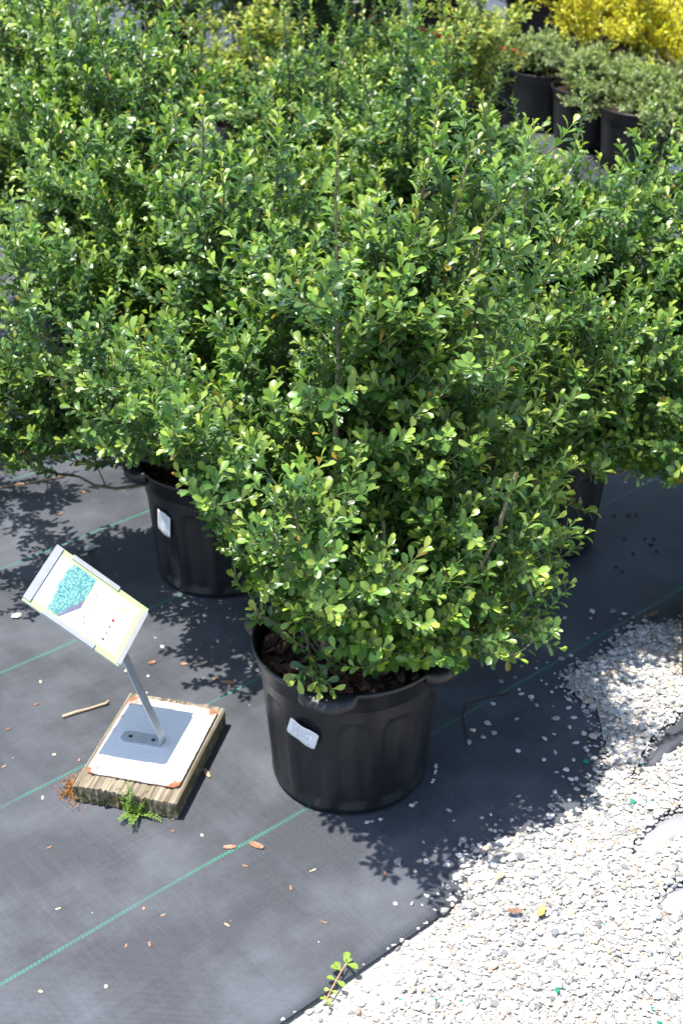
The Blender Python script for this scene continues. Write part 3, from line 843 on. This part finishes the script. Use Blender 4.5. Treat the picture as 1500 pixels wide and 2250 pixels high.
# empty looking black pots that carry the red hose
for k, p in enumerate([(.70, 5.78), (.30, 6.30), (-.10, 6.84)]):
    e_ = empty('nursery_pot', (p[0], p[1], Z_POT)); tag(e_, 'black nursery pot of bark under the red hose', 'pot', 'black pots under the red hose')
    link(bpy.data.objects.new('pot', POT_LO), e_); link(bpy.data.objects.new('soil', SOIL), e_)
hs = np.array([(-.40, 7.22), (-.25, 7.04), (-.10, 6.84), (.10, 6.58), (.30, 6.30), (.50, 6.05), (.70, 5.78), (.80, 5.70)])
m = MB(); m.tube(np.c_[hs, .2665 - .012 * np.sin(np.arange(8) * 1.57) ** 2], .0115, 10)
o = m.build('red_hose', M['red'], None, True); tag(o, 'red hose lying across black pots behind the yellow green shrubs', 'hose')

# ------------------------------------------------------------------ the plant sign
def wood_material():
    k = NT('weathered_pine'); p = k.obj()
    gr = k.noise(k.scl(p, (160, 5, 60)), 1, 5, .6); gr2 = k.noise(k.scl(p, (60, 3, 40)), 1, 4)
    c = k.mix(k.ramp(gr, .35, .65), (.085, .066, .044), (.36, .305, .22)); c = k.mix(k.ramp(gr2, .45, .7, 0, .6), c, (.30, .27, .22))
    sx = k.n('SeparateXYZ'); k.t.links.new(p, sx.inputs[0])
    low = k.ramp(k.math('ADD', sx.outputs[2], k.math('MULTIPLY', k.noise(p, 60, 4), .02)), .042, .030)
    c = k.mix(k.math('MULTIPLY', low, k.ramp(k.noise(p, 120, 4), .35, .6)), c, (.075, .070, .020))
    k.bump(gr, .9, .003)
    return k.fin(c, .9, spec=.15)
M['wood'] = wood_material()
def plate_material():
    k = NT('zinc_plate_with_rust'); p = k.obj()
    n = k.noise(p, 55, 5); n2 = k.noise(p, 240, 4)
    c = k.mix(k.ramp(n2, .35, .7), (.70, .73, .75), (.82, .83, .84))
    sx = k.n('SeparateXYZ'); k.t.links.new(p, sx.inputs[0])
    ax = k.math('SUBTRACT', .077, k.math('ABSOLUTE', sx.outputs[0])); ay = k.math('SUBTRACT', .098, k.math('ABSOLUTE', sx.outputs[1]))
    d = k.math('SQRT', k.math('ADD', k.math('MULTIPLY', ax, ax), k.math('MULTIPLY', ay, ay)))
    corner = k.ramp(k.math('ADD', d, k.math('MULTIPLY', k.math('SUBTRACT', n, .5), .055)), .012, .030, 1, 0)
    edge = k.ramp(k.math('ADD', k.math('MINIMUM', ax, ay), k.math('MULTIPLY', k.math('SUBTRACT', n, .55), .03)), -.001, .003, .7, 0)
    rust = k.math('MAXIMUM', corner, edge)
    c = k.mix(rust, c, k.mix(k.ramp(n2, .3, .7), (.16, .045, .020), (.42, .17, .075)))
    return k.fin(c, k.math('ADD', .38, k.math('MULTIPLY', rust, .5)), 0.0, .5)
M['plate'] = plate_material()
M['screw'] = simple('screw_metal', (.42, .36, .30), .5, .2, 300, .5, metal=.4)
M['hole'] = simple('dark_rivet', (.03, .03, .032), .6, .1, 100)

BRD = math.atan2(-.040, .1593)          # direction of the board's short side
brd = empty('sign_stand', (-.3058, 1.7075, .004), BRD)
tag(brd, 'tilted plant sign on a steel post fixed to a weathered board', 'plant sign')
def wood_block(name, W, D, H, parent, seed, nx=46, ny=30):
    r_ = np.random.default_rng(seed)
    pro = np.cumsum(r_.normal(0, .0006, nx + 1)); pro -= np.linspace(pro[0], pro[-1], nx + 1); gro = np.where(r_.random(nx + 1) < .3, -r_.uniform(.0012, .0034, nx + 1), 0)
    m = MB(); x = np.linspace(-W / 2, W / 2, nx + 1); y = np.linspace(-D / 2, D / 2, ny + 1)
    top = np.zeros((nx + 1, ny + 1, 3)); bot = np.zeros_like(top)
    endj = r_.normal(0, .0012, (nx + 1, 2))
    for i_ in range(nx + 1):
        for j in range(ny + 1):
            yy = y[j] + (endj[i_, 0] if j == 0 else endj[i_, 1] if j == ny else 0)
            e_ = -.003 * (i_ in (0, nx))
            top[i_, j] = (x[i_], yy, H + pro[i_] * .4 + gro[i_] + e_ + r_.normal(0, .0003))
            lowend = .006 * r_.random() if j == 0 else 0.0
            bot[i_, j] = (x[i_] * .995, yy + (.003 * r_.random() if j == 0 else 0), lowend * 0 + 0.0)
    n1_ = (nx + 1) * (ny + 1); V = np.vstack([top.reshape(-1, 3), bot.reshape(-1, 3)]); ix = lambda a, b: a * (ny + 1) + b
    F = []
    for a in range(nx):
        for b in range(ny):
            F.append((ix(a, b), ix(a + 1, b), ix(a + 1, b + 1), ix(a, b + 1)))
            F.append((n1_ + ix(a, b), n1_ + ix(a, b + 1), n1_ + ix(a + 1, b + 1), n1_ + ix(a + 1, b)))
        F.append((ix(a, 0), n1_ + ix(a, 0), n1_ + ix(a + 1, 0), ix(a + 1, 0)))
        F.append((ix(a, ny), ix(a + 1, ny), n1_ + ix(a + 1, ny), n1_ + ix(a, ny)))
    for b in range(ny):
        F.append((ix(0, b), ix(0, b + 1), n1_ + ix(0, b + 1), n1_ + ix(0, b)))
        F.append((ix(nx, b), n1_ + ix(nx, b), n1_ + ix(nx, b + 1), ix(nx, b + 1)))
    m.add(V, F)
    return m.build(name, M['wood'], parent)
board = wood_block('board', .171, .238, .033, brd, 4)
PW, PD = .154, .196
m = MB(); V = []; cr = .010
for sx_, sy_, a0 in ((1, 1, 0), (-1, 1, 90), (-1, -1, 180), (1, -1, 270)):
    for k in range(6):
        a = rad(a0 + k * 18); V.append((sx_ * (PW / 2 - cr) + cr * math.cos(a), sy_ * (PD / 2 - cr) + cr * math.sin(a)))
n = len(V); PZ = .0375
m.add([(x, y, PZ) for x, y in V] + [(x, y, PZ - .0015) for x, y in V], [tuple(range(n))] + [tuple(range(2 * n - 1, n - 1, -1))] + [(k, n + k, n + (k + 1) % n, (k + 1) % n) for k in range(n)])
plate = m.build('base_plate', M['plate'], brd); plate.location = (.001, .008, 0)
for sx_ in (-1, 1):
    for sy_ in (-1, 1):
        m = MB(); a = np.arange(10) * .6283
        V = [(0, 0, .0016)] + [(.0032 * math.cos(t), .0032 * math.sin(t), .0014) for t in a] + [(.0046 * math.cos(t), .0046 * math.sin(t), 0) for t in a]
        m.add(V, [(0, 1 + k, 1 + (k + 1) % 10) for k in range(10)] + [(1 + k, 11 + k, 11 + (k + 1) % 10, 1 + (k + 1) % 10) for k in range(10)])
        o = m.build('screw', M['screw'], plate); o.location = (sx_ * .064, sy_ * .085, PZ + .0002)
# post: foot, bend, leaning flat bar (in the stand's frame)
Minv = (Matrix.Translation((-.3058, 1.7075, .004)) @ Matrix.Rotation(BRD, 4, 'Z')).inverted()
def loc(p): return np.array(Minv @ Vector(p))
pc = np.array([-.3860, 1.7193, .3026])
pu = np.array([.1350, -.0205, -.1062]); pv = np.array([.0188, .1290, .0234])
pu /= np.linalg.norm(pu); pv = pv - pu * (pv @ pu); pv /= np.linalg.norm(pv); pn = np.cross(pu, pv)
if pn[2] < 0: pn = -pn
LW, LH = .174, .134
foot = loc((-.297, 1.712, .046)); ft = MB()
bw = .0155
ft.add([(-.064, -.011, 0), (-.057, -.0165, 0), (.006, -.0165, 0), (.006, .0095, 0), (-.057, .0095, 0), (-.064, .004, 0)] , [(0, 1, 2, 3, 4, 5)])
fo_ = ft.build('post_foot', M['steel'], brd); fo_.location = (foot[0] + .004, foot[1] + .002, PZ + .0024)
md = fo_.modifiers.new('thickness', 'SOLIDIFY'); md.thickness = .0022; md.offset = -1
for hx in (-.049, -.010):
    m = MB(); a = np.arange(10) * .6283
    m.add([(0, 0, .0008)] + [(.0036 * math.cos(t), .0036 * math.sin(t), 0) for t in a], [(0, 1 + k, 1 + (k + 1) % 10) for k in range(10)])
    o = m.build('rivet', M['hole'], fo_); o.location = (hx, -.0035, .0004)
p0 = np.array([foot[0] + .010, foot[1] - .0015, PZ + .0015])
pend = loc(pc + pu * .050 - pn * .0045 - pv * .004)
pmid = loc(pc - pu * .03 - pn * .0045 - pv * .004)
ctr = [p0, p0 + (pend - p0) * .03 + np.array([.002, 0, .004]), p0 + (pend - p0) * .5, pend - np.array([0, 0, .004]), pend * .9 + pmid * .1, pmid]
m = MB(); ctr = np.array(ctr); wdir = np.array([.15, .98, .05]); wdir /= np.linalg.norm(wdir)
V = []; th_ = .0022
for i_, q in enumerate(ctr):
    t_ = norm(ctr[min(i_ + 1, 5)] - ctr[max(i_ - 1, 0)]); wd = norm(wdir - t_ * (wdir @ t_)); nn_ = np.cross(t_, wd)
    for a, b in ((-1, -1), (1, -1), (1, 1), (-1, 1)): V.append(q + wd * bw / 2 * a + nn_ * th_ / 2 * b)
F = [(i_ * 4 + k, i_ * 4 + (k + 1) % 4, i_ * 4 + 4 + (k + 1) % 4, i_ * 4 + 4 + k) for i_ in range(5) for k in range(4)] + [(3, 2, 1, 0), (20, 21, 22, 23)]
m.add(V, F); m.build('post', M['steel'], brd)
# panel: steel tray with folded clips, paper sheet on it.  local axes: X = reading direction (pv), Y = up the page (-pu), Z = face
panel = bpy.data.objects.new('sign_panel', None)
pm = Matrix(np.stack([pv, -pu, pn], -1).tolist())
if pm.determinant() < 0: pm = Matrix(np.stack([-pv, -pu, pn], -1).tolist())
P4 = pm.to_4x4(); P4.translation = Vector(pc)
m = MB(); m.box((0, 0, -.0012), (LH, LW, .0014))
panel = m.build('sign_panel', M['steel'], brd); panel.matrix_local = Minv @ P4
def clip(x0, x1, y0, y1):
    q = MB(); q.box(((x0 + x1) / 2, (y0 + y1) / 2, .0024), (x1 - x0, y1 - y0, .0010))
    # folded side wall
    if abs(x1 - x0) > abs(y1 - y0):
        ye = y0 if y0 < 0 else y1; q.box(((x0 + x1) / 2, ye + .0006 * np.sign(ye), .0005), (x1 - x0, .0011, .0049))
    else:
        xe = x0 if x0 < 0 else x1; q.box((xe + .0006 * np.sign(xe), (y0 + y1) / 2, .0005), (.0011, y1 - y0, .0049))
    return q.build('clip', M['clip'], panel)
M['clip'] = simple('pale_steel_clip', (.50, .52, .55), .4, .06, 60, .5, metal=.3)
clip(-LH / 2 + .004, LH / 2 - .002, LW / 2 - .011, LW / 2)
clip(-LH / 2 + .003, LH / 2 - .010, -LW / 2, -LW / 2 + .0065)
clip(-LH / 2, -LH / 2 + .0085, -.040, .052)
clip(LH / 2 - .0085, LH / 2, -.030, .058)
def paper_material():
    k = NT('printed_plant_card'); p = k.obj(); sx = k.n('SeparateXYZ'); k.t.links.new(p, sx.inputs[0]); x, y = sx.outputs[0], sx.outputs[1]
    white = (.80, .80, .79)
    ax = k.math('ABSOLUTE', x); ay = k.math('ABSOLUTE', y)
    border = k.math('MAXIMUM', k.math('GREATER_THAN', ax, LH / 2 - .0135), k.math('LESS_THAN', y, -LW / 2 + .013))
    green = (.44, .58, .30)
    # picture of a hedge: pale sky, cyan green foliage, violet shade below
    v = k.n('TexVoronoi'); v.inputs['Scale'].default_value = 330; k.t.links.new(p, v.inputs['Vector'])
    n = k.noise(p, 90, 4); n2 = k.noise(p, 420, 3)
    hedge = k.mix(k.ramp(k.math('ADD', v.outputs['Distance'], k.math('MULTIPLY', n2, .5)), .35, .95), (.34, .62, .56), (.07, .24, .27))
    hedge = k.mix(k.ramp(n, .60, .72, 0, .5), hedge, (.04, .09, .15))
    skyl = k.math('ADD', k.math('SUBTRACT', .056, k.math('MULTIPLY', k.math('ABSOLUTE', k.math('SUBTRACT', x, .006)), .10)), k.math('MULTIPLY', k.math('SUBTRACT', n, .5), .022))
    c = k.mix(k.ramp(k.math('SUBTRACT', y, skyl), -.004, .007), hedge, (.80, .81, .81))
    shade = k.math('ADD', k.math('ADD', .010, k.math('MULTIPLY', x, -.42)), k.math('MULTIPLY', k.math('SUBTRACT', n, .5), .012))
    c = k.mix(k.ramp(k.math('SUBTRACT', y, shade), -.002, .002, .9, 0), c, (.17, .16, .26))
    arc = k.math('ADD', .006, k.math('MULTIPLY', k.math('MAXIMUM', k.math('SUBTRACT', -.014, x), 0.0), .55))
    below = k.math('LESS_THAN', y, arc)
    line = k.math('MULTIPLY', k.math('LESS_THAN', k.math('ABSOLUTE', k.math('SUBTRACT', y, arc)), .0006), k.math('GREATER_THAN', x, -.012))
    c = k.mix(below, c, white)
    c = k.mix(line, c, (.75, .50, .20))
    d = k.math('SQRT', k.math('ADD', k.math('POWER', k.math('ADD', x, .040), 2), k.math('POWER', k.math('ADD', y, .066), 2)))
    c = k.mix(k.ramp(d, .014, .034, .55, 0), c, (.62, .60, .30))
    c = k.mix(border, c, green)
    return k.fin(c, .35, spec=.4)
M['paper'] = paper_material()
m = MB(); m.box((0, 0, .0), (LH - .001, LW - .001, .0006))
paper = m.build('plant_card', M['paper'], panel); paper.location = (0, 0, .0004)
M['ink'] = simple('faded_grey_ink', (.13, .13, .14), .5, .05, 100)
M['ink_dark'] = simple('dark_ink', (.10, .10, .11), .5, .05, 100)
M['ink_red'] = simple('red_ink', (.42, .03, .03), .5, .05, 100)
M['ink_yellow'] = simple('ochre_ink', (.62, .52, .22), .5, .05, 100)
def text(s_, size, loc_, mat, name='lettering'):
    cu = bpy.data.curves.new(name, 'FONT'); cu.body = s_; cu.size = size; cu.align_x = 'CENTER'; cu.align_y = 'CENTER'; cu.resolution_u = 3
    t = bpy.data.objects.new(name, cu); COL.objects.link(t)
    bpy.context.view_layer.update()
    me_ = bpy.data.meshes.new_from_object(t.evaluated_get(bpy.context.evaluated_depsgraph_get()))
    bpy.data.objects.remove(t); me_.name = name; me_.materials.clear(); me_.materials.append(mat)
    o = link(bpy.data.objects.new(name, me_), paper); o.location = loc_; return o
text('Soft Touch Holly', .0125, (.004, -.006, .0006), M['ink'])
def mark(x, y, w_, h_, mat, rot=0.0):
    q = MB(); a = np.arange(8) * math.pi / 4 + math.pi / 8
    q.add([(w_ / 2 * math.cos(t), h_ / 2 * math.sin(t), 0) for t in a], [tuple(range(8))])
    o = q.build('printed_mark', mat, paper); o.location = (x, y, .0006); o.rotation_euler.z = rot
for x, w_, h_, mt in ((-.040, .005, .006, 'ink'), (-.026, .0065, .0022, 'ink_dark'), (-.012, .0045, .0042, 'ink_dark'), (.003, .0065, .0055, 'ink_red'), (.019, .0055, .0018, 'ink_dark')):
    mark(x, -.046, w_, h_, M[mt], .2)
for y, x in ((-.047, .036), (-.0535, .034)): mark(x, y, .020, .0024, M['ink_yellow'])

# ------------------------------------------------------------------ small things on the ground
r5 = np.random.default_rng(77)
def on_fabric(x, y): return float(fab_z(np.array(x), np.array(y)))
# loose pebbles
PEB = [(-.612, 2.122, .011), (-.514, 2.357, .014), (-.39, 1.989, .006), (-.381, 1.953, .007), (-.213, 1.744, .006), (-.203, 1.741, .005), (.363, 1.819, .009),
       (.383, 1.795, .006), (.337, 1.766, .006), (.475, 2.137, .009), (.515, 2.14, .009), (.42, 2.115, .006), (.167, 1.597, .006), (.375, 1.668, .006), (.22, 1.789, .007),
       (.246, 1.807, .008), (.255, 1.781, .007), (.235, 1.771, .006), (.211, 1.758, .006), (.297, 1.819, .006), (-.117, 1.95, .008), (-.15, 1.955, .005), (-.19, 1.99, .005),
       (.29, 1.735, .006), (.33, 1.715, .005), (.26, 1.86, .006), (.31, 1.90, .005)]
for k in range(16): PEB.append((r5.uniform(-.37, -.05), r5.uniform(1.93, 2.2), r5.uniform(.0025, .005)))
for k in range(14):
    a = rad(-90 + r5.uniform(8, 90)); PEB.append((.013 + .140 * math.cos(a), 1.71 + .140 * math.sin(a), r5.uniform(.0025, .005)))
for k in range(20): PEB.append((r5.uniform(-.7, .1), r5.uniform(1.3, 2.4), r5.uniform(.0012, .0028)))
for x, y, s_ in PEB:
    if math.hypot(x - .013, y - 1.71) < .136: continue
    dx, dy = x + .3058, y - 1.7075
    if abs(dx) < .11 and abs(dy) < .14: continue
    sh_ = stone_shapes(1, r5)[0] * s_ * .82; sh_[:, 2] -= sh_[:, 2].min()
    me = npmesh('pebble', sh_, (ICOF, np.zeros((0, 4), int)), np.repeat(stone_cols(1, r5) * 1.12, 12, 0).clip(0, .78), M['stone'], smooth=False)
    o = link(bpy.data.objects.new('pebble', me)); o.location = (x, y, on_fabric(x, y) - .0003)
    tag(o, 'small pale pebble lying loose on the black fabric', 'pebble', 'loose pebbles on the fabric')
# bark chips and dry leaves
PALB = np.array([(.30, .17, .10), (.42, .29, .18), (.50, .40, .27), (.24, .13, .085), (.38, .20, .13), (.55, .45, .32)])
def chip(x, y, L, W, a, c, curl=.15):
    n_ = 6; V = []; C_ = []
    for i_ in range(n_):
        u = i_ / (n_ - 1); wv = W * math.sin(math.pi * (.08 + .84 * u)) ** .6 * (1 + r5.normal(0, .12)); zc = curl * L * (u - .5) ** 2
        for v in (-1, 0, 1): V.append(((u - .5) * L, v * wv / 2, zc + abs(v) * W * .18 + .0004)); C_.append(c * (1 + r5.normal(0, .08)))
    F = [(i_ * 3 + j, (i_ + 1) * 3 + j, (i_ + 1) * 3 + j + 1, i_ * 3 + j + 1) for i_ in range(n_ - 1) for j in range(2)]
    q = MB(); q.add(V, F, np.array(C_).clip(0, .7)); o = q.build('bark_chip', M['dry'], None)
    o.modifiers.new('thickness', 'SOLIDIFY').thickness = .0010
    o.location = (x, y, on_fabric(x, y) + .0006); o.rotation_euler.z = a
    return o
def chiptag(o): tag(o, 'small brown dry leaf or bark chip lying on the black fabric', 'bark chip', 'bark chips and dry leaves on the fabric')
CH = [(-.253, 1.973, .028, .006, .5), (-.168, 1.516, .019, .007, .05), (-.128, 1.52, .024, .010, -.5), (-.2, 1.92, .026, .007, -.2), (-.225, 1.930, .012, .007, 1.2), (-.216, 1.681, .022, .006, -1.1),
      (-.263, 1.582, .020, .008, -1.1), (-.282, 1.974, .012, .006, 0), (-.34, 1.979, .014, .008, .4), (-.601, 2.503, .016, .008, .1), (-.163, 1.973, .018, .006, 1.9), (-.47, 1.726, .006, .005, .2),
      (-.71, 2.63, .022, .009, .1), (-.565, 2.60, .014, .007, -.8), (-.52, 2.34, .014, .008, .6), (.335, 2.06, .020, .009, -.2), (.59, 2.13, .024, .009, .7), (.42, 1.40, .014, .008, .2)]
for x, y, L, W, a in CH[:-1]: chiptag(chip(x, y, L, W, a, PALB[r5.integers(6)]))
for k in range(50):
    x, y = r5.uniform(-.62, .12), r5.uniform(1.22, 1.98)
    if math.hypot(x - .013, y - 1.71) < .16 or (abs(x + .3058) < .12 and abs(y - 1.7075) < .15) or (x * FN[0] + y * FN[1]) < T_EDGE + .02: continue
    chiptag(chip(x, y, r5.uniform(.005, .012), r5.uniform(.002, .005), r5.uniform(0, 6.28), PALB[r5.integers(6)]))
for k in range(26):
    x, y = r5.uniform(.3, .72), r5.uniform(2.1, 2.5)
    if math.hypot(x - .398, y - 2.43) < .16: continue
    chiptag(chip(x, y, r5.uniform(.006, .012), r5.uniform(.004, .006), r5.uniform(0, 6.28), np.array((.05, .035, .025)) * r5.uniform(.6, 3)))
for (x, y, a, c) in ((.243, 1.372, -.1, (.26, .14, .09)), (.281, 1.372, 1.1, (.55, .36, .12)), (.23, 1.44, .9, (.55, .42, .26))):
    o = chip(x, y, .020, .009, a, np.array(c)); o.location.z = .0185
    tag(o, 'dry brown leaf lying on top of the pale gravel', 'dry leaf', 'dry leaves on the gravel')
# sticks
def stick(name, pts, r_, label, c=(.42, .31, .21)):
    q = MB(); P = np.array([(x, y, on_fabric(x, y) + r_ + .0005 + z) for x, y, z in pts]); k = len(P)
    q.tube(P, np.linspace(r_, r_ * .75, k) * (1 + .12 * np.sin(np.arange(k) * 2.1)), 8, c); o = q.build(name, M['dry'], None, True); tag(o, label, 'twig'); return o
stick('dry_twig', [(-.473, 1.822, 0), (-.452, 1.834, 0), (-.430, 1.844, .0), (-.414, 1.853, 0), (-.405, 1.856, .001), (-.400, 1.862, .003)], .0028, 'broken pale twig on the fabric beside the sign board')
stick('dry_twig', [(-.80, 2.60, 0), (-.75, 2.615, 0), (-.70, 2.635, 0), (-.655, 2.652, .0), (-.62, 2.665, .002)], .0022, 'long thin twig on the fabric by the overhanging holly', (.33, .22, .15))
stick('dry_twig', [(.21, 1.77, .0), (.205, 1.82, .003), (.215, 1.855, .002), (.25, 1.875, 0), (.29, 1.888, 0)], .0012, 'thin dark bent twig in the shade beside the front pot', (.06, .03, .02))
# weathered board end at the gravel's far edge
bk = empty('timber_block', (.682, 2.035, .008), rad(-12))
tag(bk, 'mossy weathered timber block standing on the gravel', 'timber block')
wood_block('timber', .12, .25, .042, bk, 9, 30, 20)

# moss tuft, feathery weed, purslane seedling
q = MB()
for k in range(150):
    a = r5.uniform(0, 6.283); p = np.array([r5.normal(0, .010), r5.normal(0, .012), r5.uniform(.001, .006)]); P = [p]
    d = np.array([math.cos(a), math.sin(a), r5.uniform(-.1, .7)])
    for i_ in range(5):
        d = norm(d + r5.normal(0, .55, 3)); P.append(np.maximum(P[-1] + d * .005, [-9, -9, .0008]))
    q.tube(P, .00045, 3, np.array((.42, .19, .05)) * r5.uniform(.6, 1.3), cap=False)
o = q.build('dry_moss_tuft', M['dry'], None); o.location = (-.418, 1.640, on_fabric(-.418, 1.64)); tag(o, 'rusty orange tuft of dry moss beside the sign board', 'moss')

def sprig(name, pts, n, L, W, mat, cols, parent, flat=.3, ang=.9):
    Pn = np.array(pts); seg = np.linalg.norm(np.diff(Pn, axis=0), axis=1); cum = np.r_[0, np.cumsum(seg)]
    u = np.linspace(.12, 1, n) * cum[-1]; pt = np.stack([np.interp(u, cum, Pn[:, k]) for k in range(3)], -1)
    t = norm(np.gradient(pt, axis=0)); sgn = np.where(np.arange(n) % 2, 1, -1)[:, None]
    side = norm(np.cross(t, (0, 0, 1.0))) * sgn
    d = norm(t * math.cos(ang) + side * math.sin(ang) + np.array([0, 0, flat]) + r5.normal(0, .12, (n, 3)))
    nn_ = np.array([0, 0, 1.0]) + r5.normal(0, .2, (n, 3)); nn_ = norm(nn_ - (nn_ * d).sum(1)[:, None] * d)
    return pt, d, nn_
weed = empty('feathery_weed', (-.322, 1.583, on_fabric(-.322, 1.583)))
tag(weed, 'feathery green weed growing at the front of the sign board', 'weed')
WL = leaf_template(LEAF_LO, .8)
for k in range(9):
    a = rad(r5.uniform(20, 160) if k < 6 else r5.uniform(200, 340)); ln = r5.uniform(.030, .055)
    P = [np.array([r5.normal(0, .006), r5.normal(0, .003), .001])]
    el = r5.uniform(.75, 1.25) if k < 6 else r5.uniform(.25, .6)
    d = np.array([math.cos(a) * math.cos(el), math.sin(a) * math.cos(el) * .5, math.sin(el)])
    if k < 6: P[0][1] = -.002
    for i_ in range(5):
        d = norm(d + np.array([0, -.02, -.13])); P.append(P[-1] + d * ln / 5)
    pt, dd_, nn_ = sprig('frond', P, 22, .008, .004, None, None, None)
    b = Bush.__new__(Bush); b.r = r5; b.P, b.D, b.N = pt, dd_, nn_; b.L = np.linspace(.011, .005, 22)
    b.C = np.array((.16, .27, .05)) * r5.uniform(.75, 1.25, (22, 1))
    V, F, C_ = b.leaf_arrays(np.arange(22), WL)
    fr_ = link(bpy.data.objects.new('frond', npmesh('frond', V, F, C_, M['leaf_soft'])), weed)
    link(bpy.data.objects.new('frond_stalk', tubes_mesh('frond_stalk', [(np.array(P), np.full(6, .0006))], M['bark'], 4, (.2, .25, .06), (.2, .25, .06))), fr_)
pur = empty('purslane_seedling', (-.020, 1.232, .002))
tag(pur, 'small fleshy green seedling growing along the fabric edge by the sand', 'seedling')
Ps = np.array([(0, 0, .001), (.006, .012, .005), (.013, .026, .008), (.020, .040, .010), (.026, .052, .010)])
link(bpy.data.objects.new('stem', tubes_mesh('stem', [(Ps, np.full(5, .0011))], M['bark'], 6, (.50, .22, .14), (.5, .25, .15))), pur)
PL = leaf_template(LEAF_HI, 1.15)
lv = [(Ps[1], (-1, .2, .1), .010), (Ps[1], (.9, -.6, .1), .010), (Ps[2], (-.9, .35, .2), .014), (Ps[2], (.75, -.7, .1), .015), (Ps[3], (-.9, .5, .2), .017), (Ps[3], (-.5, .8, .2), .017),
      (Ps[4], (.8, -.35, .1), .018), (Ps[4], (.1, 1, .3), .019), (Ps[4], (-.2, .9, .8), .010), (Ps[4], (.7, .5, .4), .011), (Ps[0], (-.8, .2, .2), .009), (Ps[0], (-.5, .8, .3), .007), (Ps[0], (.4, -.9, .2), .010), (Ps[0], (.8, -.1, .2), .008)]
for p_, d_, L_ in lv:
    d_ = norm(np.array(d_)); n_ = np.array([0, 0, 1.0]) + r5.normal(0, .15, 3); n_ = norm(n_ - (n_ @ d_) * d_); x_ = np.cross(d_, n_)
    me = npmesh('leaf', PL[0], (PL[1], PL[2]), np.array((.25, .36, .06))[None] * PL[3][:, None] * r5.uniform(.85, 1.15), M['leaf_soft'])
    o = link(bpy.data.objects.new('leaf', me), pur); Mx = Matrix(np.stack([x_, d_, n_], -1).tolist()).to_4x4() @ Matrix.Scale(L_, 4); Mx.translation = Vector(p_); o.matrix_local = Mx
